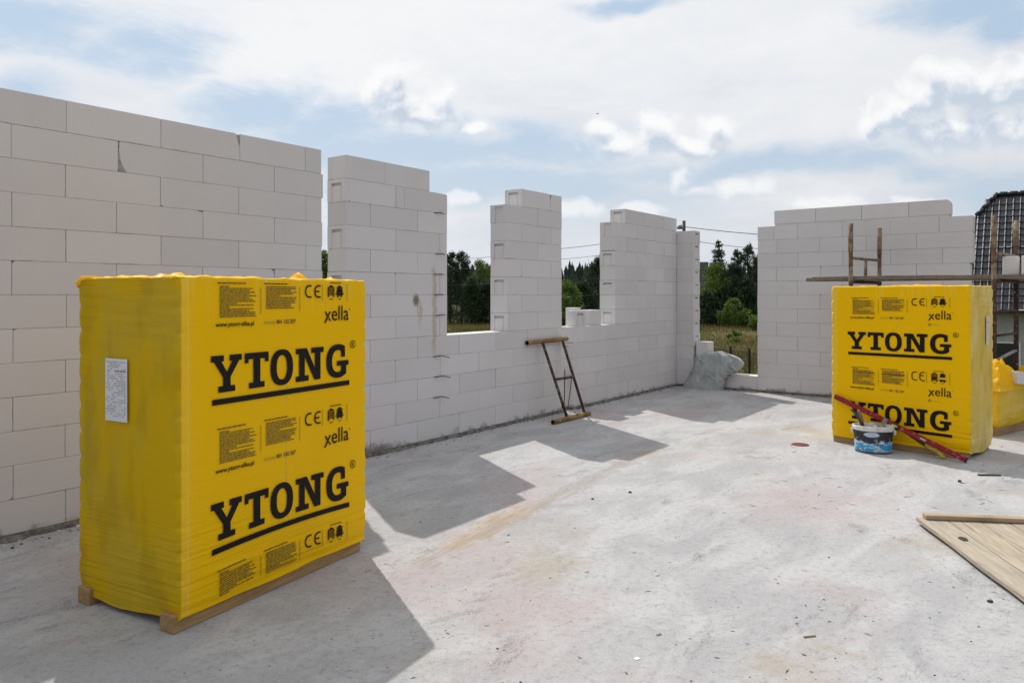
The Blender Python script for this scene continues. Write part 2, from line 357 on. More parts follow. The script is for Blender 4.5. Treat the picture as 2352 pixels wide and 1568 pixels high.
# ------------------------------------------------------------------ wall frames
S_, C_ = .5986, .8010; DW = 4.951
ORG_B = Vector((-DW*C_, DW*S_, 0)); RZ_B = math.atan2(C_, S_)          # x along the long wall, y outward
UC = 10.963
ORG_C = Vector((ORG_B.x+UC*S_, ORG_B.y+UC*C_, 0)); RZ_C = math.atan2(-S_, C_)
def WB(u, y, z=0): return Vector((ORG_B.x+u*S_-y*C_, ORG_B.y+u*C_+y*S_, z))
def WC(v, y, z=0): return Vector((ORG_C.x+v*C_+y*S_, ORG_C.y-v*S_+y*C_, z))
Z0 = .03; CH = .2; TH = .24
rnd = random.Random(7)
GRIP = ([0,.22,.28,.72,.78,1], [0,.70,.84,1], {(1,0):.007,(3,0):.007,(2,0):.003,(1,1):.026,(2,1):.026,(3,1):.026})
GROOVE = ([0,.27,.73,1], [0,.90,1], {(1,0):.014})
SLOT = ([0,.22,.78,1], [0,.70,.84,1], {(1,1):.03})
def end_cap(mb, x, sgn, y0, y1, z0, z1, pat, tint):
    """relief on the end of a block: the outer face stands at x, pockets go inward by their depth; sgn +1: inward is +x"""
    ys, zs, dep = pat; D0 = .032
    Y = [y0+(y1-y0)*q for q in ys]; Zs = [z0+(z1-z0)*q for q in zs]
    g = lambda i, j: dep.get((i, j), 0.0) if 0 <= i < len(Y)-1 and 0 <= j < len(Zs)-1 else D0
    for i in range(len(Y)-1):
        for j in range(len(Zs)-1):
            X = x+sgn*g(i, j)
            mb.add([(X,Y[i],Zs[j]),(X,Y[i+1],Zs[j]),(X,Y[i+1],Zs[j+1]),(X,Y[i],Zs[j+1])], [(0,1,2,3)], 0, tint)
            if g(i, j) == 0 or True:
                for (di, dj) in ((-1,0),(1,0),(0,-1),(0,1)):
                    a, b_ = g(i, j), g(i+di, j+dj)
                    if b_ > a+1e-6:
                        X0, X1 = x+sgn*a, x+sgn*b_
                        if di: yy = Y[i] if di < 0 else Y[i+1]; q = [(X0,yy,Zs[j]),(X0,yy,Zs[j+1]),(X1,yy,Zs[j+1]),(X1,yy,Zs[j])]
                        else: zz = Zs[j] if dj < 0 else Zs[j+1]; q = [(X0,Y[i],zz),(X0,Y[i+1],zz),(X1,Y[i+1],zz),(X1,Y[i],zz)]
                        mb.add(q, [(0,1,2,3)], 0, tint)
def bounds(x0, x1, ph):
    k = math.floor((x0-ph)/.6); out = [x0]
    while ph+.6*k < x1-.05:
        q = ph+.6*k
        if q > x0+.05: out.append(q+rnd.uniform(-.006, .006))
        k += 1
    return out+[x1]
def masonry(name, courses, parent, y0=0, y1=TH, caps=None, cuts=None, chips=(), ztop=None, rough_end=.0):
    """courses: {k: boundaries}. caps: {(k,'L'|'R'): pattern}. cuts: {(k, block index): outline function}"""
    mb = MB(); core = MB(); cm = MB(); caps = caps or {}; cuts = cuts or {}
    for k, bs in courses.items():
        za = Z0+CH*k+rnd.uniform(.0005,.0014); zb = Z0+CH*(k+1)-rnd.uniform(.0005,.0014)
        if ztop and k == max(courses): zb += ztop
        for i in range(len(bs)-1):
            a, b_ = bs[i]+rnd.uniform(.0007,.0024), bs[i+1]-rnd.uniform(.0007,.0024)
            if i == 0: a = bs[i]+rnd.uniform(-rough_end, rough_end)
            if i == len(bs)-2: b_ = bs[i+1]+rnd.uniform(-rough_end, rough_end)
            ti = rnd.random(); dy = rnd.uniform(-.0012, .0012)
            if i == 0 and (k, 'L') in caps: end_cap(cm, a, 1, y0+dy, y1+dy, za, zb, caps[(k,'L')], ti); a += .032
            if i == len(bs)-2 and (k, 'R') in caps: end_cap(cm, b_, -1, y0+dy, y1+dy, za, zb, caps[(k,'R')], ti); b_ -= .032
            poly = [(a,za),(b_,za),(b_,zb),(a,zb)]
            if rnd.random() < .16 and b_-a > .15:            # knocked corners
                c1, c2 = rnd.uniform(.008, .030), rnd.uniform(.006, .020); q = rnd.randint(0, 3)
                if q == 0: poly = [(a+c1,za),(b_,za),(b_,zb),(a,zb),(a,za+c2),(a+c1*.35,za+c2*.5)]
                elif q == 1: poly = [(a,za),(b_-c1,za),(b_-c1*.4,za+c2*.45),(b_,za+c2),(b_,zb),(a,zb)]
                elif q == 2: poly = [(a,za),(b_,za),(b_,zb-c2),(b_-c1*.45,zb-c2*.35),(b_-c1,zb),(a,zb)]
                else: poly = [(a,za),(b_,za),(b_,zb),(a+c1,zb),(a+c1*.3,zb-c2*.5),(a,zb-c2)]
            if (k, i) in cuts: poly = cuts[(k, i)](a, b_, za, zb)
            mb.prism(poly, y0+dy, y1+dy, 0, ti)
        core.box(bs[0]+(.045 if any((k, 'L') == q for q in caps) else .012), bs[-1]-(.045 if any((k, 'R') == q for q in caps) else .012), y0+.004, y1-.004, za-.003, zb-.008, 1)
    o = mb.build(name, [BLOCK, JOINT, CHIP], parent, bevel=.0024)
    # merge the joint core and the end relief into the same mesh
    bm = bmesh.new(); bm.from_mesh(o.data)
    lay = bm.faces.layers.float.get('tint')
    for src in (core, cm):
        vs = [bm.verts.new(p) for p in src.v]
        for f, mi, ti in zip(src.f, src.m, src.t):
            try: fc = bm.faces.new([vs[i] for i in f])
            except ValueError: continue
            fc.material_index = mi; fc[lay] = ti
    bm.to_mesh(o.data); bm.free()
    return o
def bed(parent, x0, x1, y0=-.012, y1=TH+.02, seed=1):
    mb = MB(); n = max(4, int((x1-x0)/.06)); r = random.Random(seed)
    vs = []; 
    for i in range(n+1):
        x = x0+(x1-x0)*i/n; e = r.uniform(.006, .03) if r.random() < .85 else r.uniform(.03, .055); h = Z0+r.uniform(-.004, .006)
        vs += [(x, y0-e, .001), (x, y0+.001, h), (x, y1, Z0), (x, y1+.02, .001)]
    fs = []
    for i in range(n):
        o = i*4
        for q in range(3): fs.append((o+q, o+q+1, o+q+5, o+q+4))
    fs.append((0,1,2,3)); fs.append((n*4+3,n*4+2,n*4+1,n*4))
    mb.add(vs, fs); return mb.build('mortar_bed', BED, parent)
OD, EV = 2.03, 1.74               # joint phases of odd and even courses of the long wall
# wall A
wa = thing('block_wall', 'long white block wall with level top behind the nearest yellow pallet', 'wall', ORG_B, RZ_B)
crs = {}
for k in range(13): crs[k] = bounds(-4.0, 3.998+(.006 if k % 2 else -.006), OD if k % 2 == 0 else EV)
def idx(k, u): bs = crs[k]; return min(range(len(bs)-1), key=lambda i: abs(bs[i]-u))
cuts = {(12, idx(12, 3.23)-1): lambda a,b,za,zb: [(a,za),(b,za),(b,zb-.10),(b-.02,zb-.035),(b-.035,zb),(a,zb)],
        (11, idx(11, 2.34)): lambda a,b,za,zb: [(a+.055,za),(b,za),(b,zb),(a+.01,zb),(a+.004,zb-.06),(a+.016,za+.07),(a+.032,za+.03)],
        (7, idx(7, 3.54)-1): lambda a,b,za,zb: [(a,za),(b,za),(b,zb-.05),(b-.025,zb),(a,zb)],
        (9, idx(9, 2.94)-1): lambda a,b,za,zb: [(a,za),(b,za),(b,zb-.012),(b-.05,zb),(a,zb)]}
masonry('masonry', crs, wa, cuts=cuts, rough_end=.004); bed(wa, -4, 3.99, seed=3)
# wall B: parapet and two piers round the first window
wb = thing('block_wall', 'white block wall with two stepped piers either side of a window gap, behind the leaning steel frame', 'wall', ORG_B, RZ_B)
crs = {k: bounds(4.249, 7.636, 4.53 if k % 2 == 0 else 4.843) for k in range(5)}
masonry('parapet', crs, wb, caps={(k,'L'): GRIP for k in (1,3)}); bed(wb, 4.245, 7.64, seed=5)
crs = {}
for k in range(5, 12):
    crs[k] = [4.249, 4.533, 5.128, 5.547] if k % 2 == 0 else [4.249, 4.843, 5.441 if k < 10 else 4.954, 5.547]
crs[12] = [4.249, 4.704, 5.295]
masonry('pier', crs, wb, caps={(11,'L'): GRIP, (9,'L'): GRIP, (7,'L'): GRIP, (5,'L'): GRIP}, rough_end=.003,
        cuts={(11, 2): lambda a,b,za,zb: [(a,za),(b,za),(b,zb-.015),(b-.02,zb-.003),(a+.345,zb),(a,zb)]})
crs = {}
for k in range(5, 12): crs[k] = [6.542, 7.13, 7.636] if k % 2 else [6.542, 6.81, 7.407, 7.636]
crs[12] = [6.811, 7.385, 7.636]
masonry('pier', crs, wb, caps={(12,'L'): GRIP, (11,'L'): GROOVE, (9,'L'): GRIP, (7,'L'): GRIP, (5,'L'): GRIP}, rough_end=.003,
        cuts={(12, 1): lambda a,b,za,zb: [(a+.003,za),(b,za),(b,zb),(a+.035,zb),(a+.03,zb-.03),(a+.012,zb-.05),(a+.003,zb-.08)]})
# black wall ties left sticking out of the joints
for k, u in ((11, 5.38), (9, 5.40), (8, 5.38), (7, 5.38), (6, 5.40), (4, 5.36), (3, 5.38), (2, 5.36)):
    mb = MB(); z = Z0+CH*k-.001; L = .10 if k > 4 else .16; dr = .0 if k > 4 else -.03
    mb.tube([(u-.03, .01, z), (u, -.006, z), (u+L*.5, -.02, z+.004), (u+L, -.012-.04*(dr != 0), z+dr*.6)], .0045, 6)
    mb.build('wall_tie', REBAR, wb, smooth=True)
# wall D: second parapet, third pier and the short return at the corner
wd = thing('block_wall', 'white block wall with low sill carrying loose blocks and a tall pier running into the corner', 'wall', ORG_B, RZ_B)
crs = {k: bounds(7.875, UC+TH, 8.16 if k % 2 == 0 else 8.47) for k in range(5)}
masonry('parapet', crs, wd, caps={(3,'L'): GRIP, (1,'L'): GRIP}); bed(wd, 7.87, UC, seed=9)
crs = {k: bounds(8.975, UC+TH, 9.62 if k % 2 else 9.31) for k in range(5, 12)}
crs[12] = [9.271, 9.87, 10.47, UC+.004]
masonry('pier', crs, wd, caps={(12,'L'): GRIP, (11,'L'): GROOVE, (9,'L'): GRIP, (7,'L'): SLOT, (5,'L'): GRIP}, rough_end=.003)
# return built in the frame of wall C: a child with its own rotation
ret = masonry('wall_return', {k: [.003, .283+(.004 if k % 2 else -.003)] for k in range(12)}, wd, y0=.0, y1=TH, caps={(k,'R'): (GRIP if k % 2 else SLOT) for k in range(12)}, rough_end=.002)
ret.matrix_local = Matrix.Translation((UC, 0, 0)) @ Matrix.Rotation(RZ_C-RZ_B, 4, 'Z')
# wall C
wc = thing('block_wall', 'white block wall with stepped ends behind the scaffold plank, facing across the slab', 'wall', ORG_C, RZ_C)
crs = {0: [.287, .80, 1.279, 1.9, 2.5, 3.1, 3.7, 3.99]}
for k in range(1, 12): crs[k] = bounds(1.279+rnd.uniform(-.004,.004), 3.99-(.03 if 3 < k < 9 else 0), 1.558 if k % 2 == 0 else 1.854)
crs[11] = [1.279, 1.52, 1.854, 2.45, 3.05, 3.62, 3.99]
masonry('masonry', crs, wc)
mb = MB(); mb.box(1.53, 1.86, .003, TH-.003, Z0+2.4-.001, Z0+2.422); 
mb.build('filler_strip', BLOCK, wc, bevel=.002)
bs = [1.52, 2.10, 2.696, 3.27, 3.745]; mb = MB()
for i in range(4):
    a, b_, za, zb = bs[i]+.002, bs[i+1]-.002, Z0+2.424, Z0+2.622
    p = [(a,za),(b_,za),(b_,zb),(a,zb)]
    if i == 3: p = [(a,za),(b_-.012,za),(b_,za+.02),(b_,zb-.045),(b_-.012,zb-.015),(b_-.045,zb),(a,zb)]
    mb.prism(p, .0, TH, 0, rnd.random())
mb.box(1.861, 3.73, .0025, TH-.0025, Z0+2.3985, Z0+2.4225, 0)
mb.box(1.53, 3.73, .008, TH-.008, Z0+2.39, Z0+2.43, 1)
mb.build('top_course', [BLOCK, JOINT], wc, bevel=.003)
bed(wc, .30, 4.0, seed=12)
# starter bars standing in the slot
for i, (u, y, h, tx) in enumerate(((7.72, .07, .62, .0), (7.80, .07, .50, .01), (7.76, .17, .56, -.01))):
    mb = MB(); mb.tube([(0,0,0), (tx*.5,0,h*.5), (tx,0,h)], .006, 8)
    for k in range(int(h/.03)): mb.tube([(tx*k*.03/h, 0, k*.03+.01), (tx*k*.03/h, 0, k*.03+.016)], .0075, 8)
    o = mb.build('steel_rebar', REBAR); o.location = WB(u, y)
    tag(o, ['left upright rusty bar in the slot behind the leaning frame', 'right upright rusty bar in the slot behind the leaning frame', 'rear upright rusty bar deep in the slot behind the leaning frame'][i], 'rebar', 'starter bars in the wall slot')
mb = MB(); a = WB(7.80, .02, .0); b_ = WB(7.86, -.02, .50)
mb.tube([a, b_], .005, 8); tag(mb.build('steel_rebar', REBAR), 'thin rusty bar slanting across the slot behind the leaning frame', 'rebar', 'starter bars in the wall slot')
# ------------------------------------------------------------------ slab
mb = MB()
cs = [WB(-9, .24), WB(UC+TH+.02, .24), WB(UC+TH+.02, -11), WB(-9, -11)]
n = 40; 
top = [(p.x, p.y, 0) for p in cs]; bot = [(p.x, p.y, -.26) for p in cs]
mb.add(top+bot, [(0,3,2,1),(4,5,6,7),(0,1,5,4),(1,2,6,5),(2,3,7,6),(3,0,4,7)])
fl = mb.build('floor', FLOOR); tag(fl, 'pale dusty concrete slab with stains, specks and long shadows', 'floor', kind='structure')
# ------------------------------------------------------------------ loose blocks
def loose_block(label, M, size=(.6, .24, .2), grip='L', group=None, tint=.6):
    mb = MB(); cm = MB(); L, T, H_ = size
    x0 = .032 if grip else 0
    mb.prism([(x0,0),(L,0),(L,H_),(x0,H_)], 0, T, 0, tint)
    if grip: end_cap(cm, 0, 1, 0, T, 0, H_, GRIP if grip == 'L' else GROOVE, tint)
    o = mb.build('aerated_block', CLEAN, bevel=.004)
    bm = bmesh.new(); bm.from_mesh(o.data); vs = [bm.verts.new(p) for p in cm.v]
    for f in cm.f: bm.faces.new([vs[i] for i in f])
    bm.to_mesh(o.data); bm.free()
    o.matrix_world = M; return tag(o, label, 'building block', group)
RB = Matrix.Rotation(RZ_B, 4, 'Z'); RC = Matrix.Rotation(RZ_C, 4, 'Z')
zs = Z0+1.0
RBT = Matrix.Rotation(RZ_B+R(90), 4, 'Z')
loose_block('front loose white block on the low window sill, its grip pocket facing the room', Matrix.Translation(WB(8.225, .012, zs)) @ RBT @ Matrix.Rotation(R(-3), 4, 'Z'), (.11,.25,.2), 'L', 'loose blocks on the sill')
loose_block('taller loose white block standing behind the front one on the sill', Matrix.Translation(WB(8.09, .135, zs)) @ RB, (.215,.10,.235), None, 'loose blocks on the sill', .9)
loose_block('loose white block pushed against the tall pier on the sill', Matrix.Translation(WB(8.40, .06, zs)) @ RB, (.30,.17,.2), None, 'loose blocks on the sill', .4)
p = WC(.315, .02, Z0+CH)
loose_block('white block standing on end above the covered heap beside the corner return', Matrix.Translation(p) @ RC, (.19,.24,.47), None, tint=.9)
# ------------------------------------------------------------------ lettering
def poly_mesh(mb, polys, f):
    for pl in polys: mb.add([f(x, z) for x, z in pl], [list(range(len(pl)))])
def ring(cx, cz, rx, rz, ix, iz, a0=0, a1=360, n=40):
    out = []
    for i in range(n):
        t0 = R(a0+(a1-a0)*i/n); t1 = R(a0+(a1-a0)*(i+1)/n)
        e = lambda t, x, z: (cx+x*math.copysign(abs(math.cos(t))**.86, math.cos(t)), cz+z*math.copysign(abs(math.sin(t))**.86, math.sin(t)))
        out.append([e(t0, rx, rz), e(t1, rx, rz), e(t1, ix, iz), e(t0, ix, iz)])
    return out
def logo_polys():
    s = .165; P = []
    # Y
    P += [[(0,1),(.44,1),(.44,1-s),(.355,1-s),(.55,.54),(.74,1-s),(.64,1-s),(.64,1),(1.08,1),(1.08,1-s),(.985,1-s),(.675,.40),(.675,s),(.84,s),(.84,0),(.25,0),(.25,s),(.415,s),(.415,.40),(.10,1-s),(0,1-s)][::-1]]
    # T
    o = 1.19
    P += [[(o,1),(o+.91,1),(o+.91,.72),(o+.77,.72),(o+.77,1-s-.01),(o+.585,1-s-.01),(o+.585,s),(o+.75,s),(o+.75,0),(o+.16,0),(o+.16,s),(o+.325,s),(o+.325,1-s-.01),(o+.14,1-s-.01),(o+.14,.72),(o,.72)][::-1]]
    # O
    P += ring(2.64, .5, .465, .53, .215, .36)
    # N
    o = 3.23
    P += [[(o,1),(o+.48,1),(o+.845,.36),(o+.845,1-s),(o+.68,1-s),(o+.68,1),(o+1.25,1),(o+1.25,1-s),(o+1.10,1-s),(o+1.10,0),(o+.82,0),(o+.385,.74),(o+.385,s),(o+.56,s),(o+.56,0),(o,0),(o,s),(o+.14,s),(o+.14,1-s),(o,1-s)][::-1]]
    # G
    cx, cz = 5.17, .5
    P += ring(cx, cz, .56, .54, .29, .355, 52, 308, 44)
    P += [[(cx+.33,.97),(cx+.50,.97),(cx+.50,.64),(cx+.33,.64),(cx+.24,.70),(cx+.24,.76),(cx+.19,.80),(cx+.335,.925)][::-1]] if False else []
    P += [[(5.52,.905),(5.52,.62),(5.33,.62),(5.33,.80)], [(5.12,.50),(5.70,.50),(5.70,.345),(5.12,.345)], [(5.33,.344),(5.585,.344),(5.585,.06),(5.50,.06),(5.33,.20)]]
    # underline, cut up so that it can follow the film
    for i in range(14): a = .04+5.70*i/14; b = .04+5.70*(i+1)/14; P.append([(a,-.17),(b,-.17),(b,-.325),(a,-.325)])
    return P
def text_mesh(txt, size, bold=0):
    cu = bpy.data.curves.new('txt', 'FONT'); cu.body = txt; cu.size = size; cu.offset = bold; cu.fill_mode = 'FRONT'; cu.resolution_u = 3
    ob = bpy.data.objects.new('txt', cu); COL.objects.link(ob)
    bpy.context.view_layer.update()
    dg = bpy.context.evaluated_depsgraph_get(); me = bpy.data.meshes.new_from_object(ob.evaluated_get(dg))
    vs = [v.co.copy() for v in me.vertices]; fs = [list(p.vertices) for p in me.polygons]
    bpy.data.objects.remove(ob); bpy.data.curves.remove(cu); bpy.data.meshes.remove(me)
    return vs, fs
def add_text(mb, txt, x, z, width, f, bold=0, hscale=None):
    vs, fs = text_mesh(txt, 1.0, bold)
    x0 = min(v.x for v in vs); x1 = max(v.x for v in vs); k = width/(x1-x0); kz = k if hscale is None else k*hscale
    mb.add([f(x+(v.x-x0)*k, z+v.y*kz) for v in vs], fs)
# ------------------------------------------------------------------ pallets in yellow film
def shrink_pallet(label, org, rz, endmat, B, period, bases, seed, warp=None, clip=.11, papers=()):
    t = thing('wrapped_pallet', label, 'pallet load', org, rz, 'pallets of blocks in yellow film')
    L, W, ZT, ZB = 1.2, .72, 1.505, .060
    r = random.Random(seed)
    # timber pallet: three runners and deck boards
    for y in (.018, .612):
        mb = MB(); mb.box(-.014 if seed == 1 else .012, L-.03, y, y+.09, 0, .078); mb.build('runner', PALLETW, t, bevel=.004)
    for i in range(6):
        mb = MB(); x = .03+i*.204; mb.box(x, x+.12, .02, W-.02, .0785, .099); mb.build('deck_board', PALLETW, t, bevel=.003)
    # film: perimeter sheet
    pts = []; rad = .018
    def side(a, b, nrm, n):
        a, b = Vector(a), Vector(b); d = (b-a).normalized(); Ls = (b-a).length
        ds = sorted(set([rad+(Ls-2*rad)*i/n for i in range(n+1)] + [rad+.008*k for k in range(1, 10)] + [Ls-rad-.008*k for k in range(1, 10)]))
        for q in ds: pts.append((a+d*q, Vector(nrm), min(q, Ls-q), nrm))
    cor = [(0,0),(L,0),(L,W),(0,W)]; nr = [(0,-1),(1,0),(0,1),(-1,0)]
    for i in range(4):
        side(cor[i], cor[(i+1) % 4], nr[i], 26)
        c = Vector(cor[(i+1) % 4]); n0, n1 = Vector(nr[i]), Vector(nr[(i+1) % 4])
        ctr = c-(n0+n1)*rad
        for q in (.25, .5, .75):
            nn = (n0*(1-q)+n1*q).normalized(); pts.append((ctr+nn*rad, nn, 0, 'c%d' % i))
    zs = [ZB, ZB+.006, ZB+.012] + [ZB+.012+(ZT-ZB-.012)*i/150 for i in range(1, 151)]
    amp = [[r.uniform(.35, 1.15) for _ in range(16)] for _ in range(4)]
    ncor = [Vector(c) for c in cor]
    vs = []; faces = []; mi = []
    for j, z in enumerate(zs):
        for (p, nn, dc, tagn) in pts:
            ci = min(range(4), key=lambda i: (ncor[i]-p).length)
            lay = (z-.10)/.1165; k = max(0, min(15, int(lay))); ph = lay-math.floor(lay)
            dj = min(ph, 1-ph)*.1165
            bul = -.009*amp[ci][k]*math.exp(-(dj/.013)**2)+.002*amp[ci][(k+5) % 16]*math.sin(ph*math.pi)+.0025*noise.noise(Vector((ci*7+seed, z*21, 1)))
            if z < .14: bul *= max(0, (z-ZB)/.07)*.4
            d = bul*math.exp(-(dc/.022))
            foot = max(0, min(1, (.135-z)/.05)); d -= foot*(.006+.004*noise.noise(Vector((p.x*7, p.y*7, seed))))
            low = max(0, min(1, (.34-z)/.24))
            d += low*.0045*noise.noise(Vector((p.x*2.2+seed, p.y*2.2, z*42))) if z > ZB+.013 else .004*noise.noise(Vector((p.x*4, p.y*4, seed+5)))
            if isinstance(tagn, tuple) and tagn[0] != 0: d += .003*noise.noise(Vector((p.x*3, p.y*9, z*5+seed))) + (.004*noise.noise(Vector((p.y*3+seed, 0, z*28))) if z > 1.2 else 0)
            q = p+nn*d
            zz = z
            if j < 3: zz = z+.010*noise.noise(Vector((p.x*3+seed, p.y*3, 2)))-abs(nn.x)*(.012+.022*max(0, 1-abs(p.y/W-.55)*2))
            if j == len(zs)-1: zz = z+.004*noise.noise(Vector((p.x*9, p.y*9, seed)))
            vs.append((q.x, q.y, zz))
    n = len(pts); mb = MB()
    for j in range(len(zs)-1):
        for i in range(n):
            a = j*n+i; b = j*n+(i+1) % n
            faces.append((a, b, b+n, a+n)); nx = pts[i][1].x; mi.append(1 if abs(nx) > .6 else 0)
    # top of the load, slightly crumpled
    o = (len(zs)-1)*n; c0 = len(vs)
    rings = [.985, .96, .9, .75, .5, .2]
    prev = [o+i for i in range(n)]; ctr = Vector((L/2, W/2))
    for q in rings:
        cur = []
        for i in range(n):
            p = ctr+(pts[i][0]-ctr)*q
            vs.append((p.x, p.y, ZT+.004+.010*noise.noise(Vector((p.x*11, p.y*11, seed+3)))+.006*noise.noise(Vector((p.x*31, p.y*31, seed)))))
            cur.append(len(vs)-1)
        for i in range(n): faces.append((prev[i], prev[(i+1) % n], cur[(i+1) % n], cur[i])); mi.append(0)
        prev = cur
    faces.append(tuple(prev)); mi.append(0)
    mb.v = vs; mb.f = [list(f) for f in faces]; mb.m = mi; mb.t = [.5]*len(faces)
    film = mb.build('film_wrap', [FRONT, endmat], t, smooth=True, recalc=False)
    # loose film gathered along the top edges
    def flap(x0, x1, y, hmax, lean, sd, n=44, ends=.3):
        rr = random.Random(sd); mb = MB(); vs = []; rows = 6
        for i in range(n+1):
            s_ = i/n; x = x0+(x1-x0)*s_; env = min(1, s_/ends, (1-s_)/ends)
            h = .72*hmax*env*(.45+1.1*abs(noise.noise(Vector((x*10, sd, 0)))))+.002
            for j in range(rows):
                q = j/(rows-1)
                yy = y+lean*q+.016*noise.noise(Vector((x*9, q*3, sd)))*q
                zz = ZT-.004+h*math.sin(q*math.pi*.75)+.008*noise.noise(Vector((x*30, q*6, sd+9)))*q
                vs.append((x+.012*noise.noise(Vector((x*13, q*4, sd+2))), yy, zz))
        fs = [(i*rows+j, (i+1)*rows+j, (i+1)*rows+j+1, i*rows+j+1) for i in range(n) for j in range(rows-1)]
        mb.add(vs, fs); fo = mb.build('loose_film', LOOSE, film, smooth=True, recalc=False); return fo
    if seed == 1:
        flap(-.01, .55, .03, .016, .05, 11); flap(.10, .80, .35, .050, -.1, 12); flap(.0, .62, .64, .055, -.06, 13); flap(.84, 1.04, .20, .075, .10, 14, ends=.45); flap(-.012, .30, .16, .036, .07, 18)
        flap(1.02, 1.17, .10, .034, .06, 15); flap(.70, .84, .05, .028, .05, 16); flap(.5, 1.18, .025, .012, .05, 17)
        # crumpled film balled over the rear left corner
        mb = MB(); mb.tube([(-.004,.715,1.462),(-.008,.712,1.488),(.0,.69,1.508),(.02,.62,1.510),(.03,.54,1.506)], [.006,.010,.010,.008,.004], 8); 
        for i, v in enumerate(mb.v): k = noise.noise(Vector(v)*40); mb.v[i] = (v[0]+.008*k, v[1]+.006*k, v[2]+.008*k)
        mb.build('loose_film', LOOSE, film, smooth=True)
    else:
        flap(.06, .95, .06, .022, .06, 21); flap(.25, 1.05, .28, .055, .12, 22); flap(.0, .30, .04, .012, .04, 23); flap(.98, 1.19, .35, .020, .10, 24)
        flap(1.0, 1.18, .10, .012, .06, 25)
    # prints: laid 2.5 mm proud of the front of the film
    wf = warp or (lambda x, z: 0.0)
    def F(x, z): return (x, -.0045, z+wf(x, z))
    for bi, zb in enumerate(bases):
        if zb > .2:
            mb = MB(); poly_mesh(mb, logo_polys(), lambda x, z: F(.158+x*.156, zb+z*.165))
            mb.build('logo_lettering', INK, film, recalc=False)
            mb = MB(); cx, cz, rr = 1.082, zb+.165, .021
            poly_mesh(mb, ring(cx, cz, rr, rr, rr*.82, rr*.82, n=24), F); add_text(mb, 'R', cx-.0085, cz-.0115, .017, F, .01)
            mb.build('registered_mark', INK, film, recalc=False)
        d = zb
        ok = lambda z: z > clip
        rr = random.Random(5)
        for x0, x1, zt, nl in ((.192, .412, d+.485, 17), (.458, .668, d+.485, 13)):
            mb = MB()
            for q in range(nl+1):
                z = zt-.0085*q; 
                if q == 0: w_ = (x1-x0)*.72; hh = .0055
                else:
                    z -= .006; hh = .0042; w_ = (x1-x0-.012)*rr.choice((.25, .45, .95, .9, 1.0, .97, .8, .93))
                if not ok(z): continue
                xx = x0+(.0 if q == 0 else .012); xe = xx+w_
                while xx < xe:
                    wd_ = min(rr.uniform(.008, .03), xe-xx); poly_mesh(mb, [[(xx,z),(xx+wd_,z),(xx+wd_,z+hh),(xx,z+hh)]], F); xx += wd_+.003
            if mb.v: mb.build('fine_print', INK2, film, recalc=False)
        for x, za, zb2 in ((.437, d+.345, d+.47), (.687, d+.355, d+.475), (.848, d+.405, d+.49), (1.034, d+.40, d+.495)):
            za = max(za, clip)
            if zb2 > za: mb = MB(); poly_mesh(mb, [[(x,za),(x+.0025,za),(x+.0025,zb2),(x,zb2)]], F); mb.build('divider_line', INK2, film, recalc=False)
        z = d+.452
        if ok(z-.035):
            mb = MB()
            poly_mesh(mb, ring(.757, z, .0325, .033, .0245, .025, 68, 292, 22), F); mb.build('conformity_letter', INK, film, recalc=False); mb = MB()
            poly_mesh(mb, ring(.822, z, .0325, .033, .0245, .025, 68, 292, 22), F)
            poly_mesh(mb, [[(.7985, z-.004), (.826, z-.004), (.826, z+.004), (.7985, z+.004)]], F)
            mb.build('conformity_letter', INK, film, recalc=False)
        z = d+.43
        if ok(z-.02):
            mb = MB()    # stacked pallet pictogram and lorry pictogram
            poly_mesh(mb, [[(.888,z),(.895,z),(.895,z+.042),(.888,z+.042)], [(.930,z),(.937,z),(.937,z+.042),(.930,z+.042)], [(.888,z-.006),(.900,z-.006),(.900,z-.0005),(.888,z-.0005)], [(.925,z-.006),(.937,z-.006),(.937,z-.0005),(.925,z-.0005)],
                           [(.886,z+.0425),(.939,z+.0425),(.9125,z+.057)], ], F)
            for q in range(7): poly_mesh(mb, [[(.896,z+.003+q*.0055),(.929,z+.003+q*.0055),(.929,z+.0062+q*.0055),(.896,z+.0062+q*.0055)]], F)
            poly_mesh(mb, [[(.950,z+.040),(1.006,z+.040),(.978,z+.056)], [(.953,z+.017),(1.003,z+.017),(.996,z+.039),(.960,z+.039)], [(.956,z+.0),(1.0,z+.0),(1.004,z+.016),(.952,z+.016)], [(.946,z+.006),(.951,z+.006),(.951,z+.013),(.946,z+.013)], [(1.005,z+.006),(1.010,z+.006),(1.010,z+.013),(1.005,z+.013)],
                           [(.960,z-.008),(.968,z-.008),(.968,z-.0005),(.960,z-.0005)], [(.988,z-.008),(.996,z-.008),(.996,z-.0005),(.988,z-.0005)]], F)
            poly_mesh(mb, [[(.905+i*.011,z+.066),(.914+i*.011,z+.066),(.914+i*.011,z+.0705),(.905+i*.011,z+.0705)] for i in range(8)], F)
            poly_mesh(mb, [[(.900,z-.020),(.926,z-.020),(.926,z-.016),(.900,z-.016)], [(.970,z-.020),(.988,z-.020),(.988,z-.016),(.970,z-.016)]], F)
            mb.build('handling_pictograms', INK, film, recalc=False)
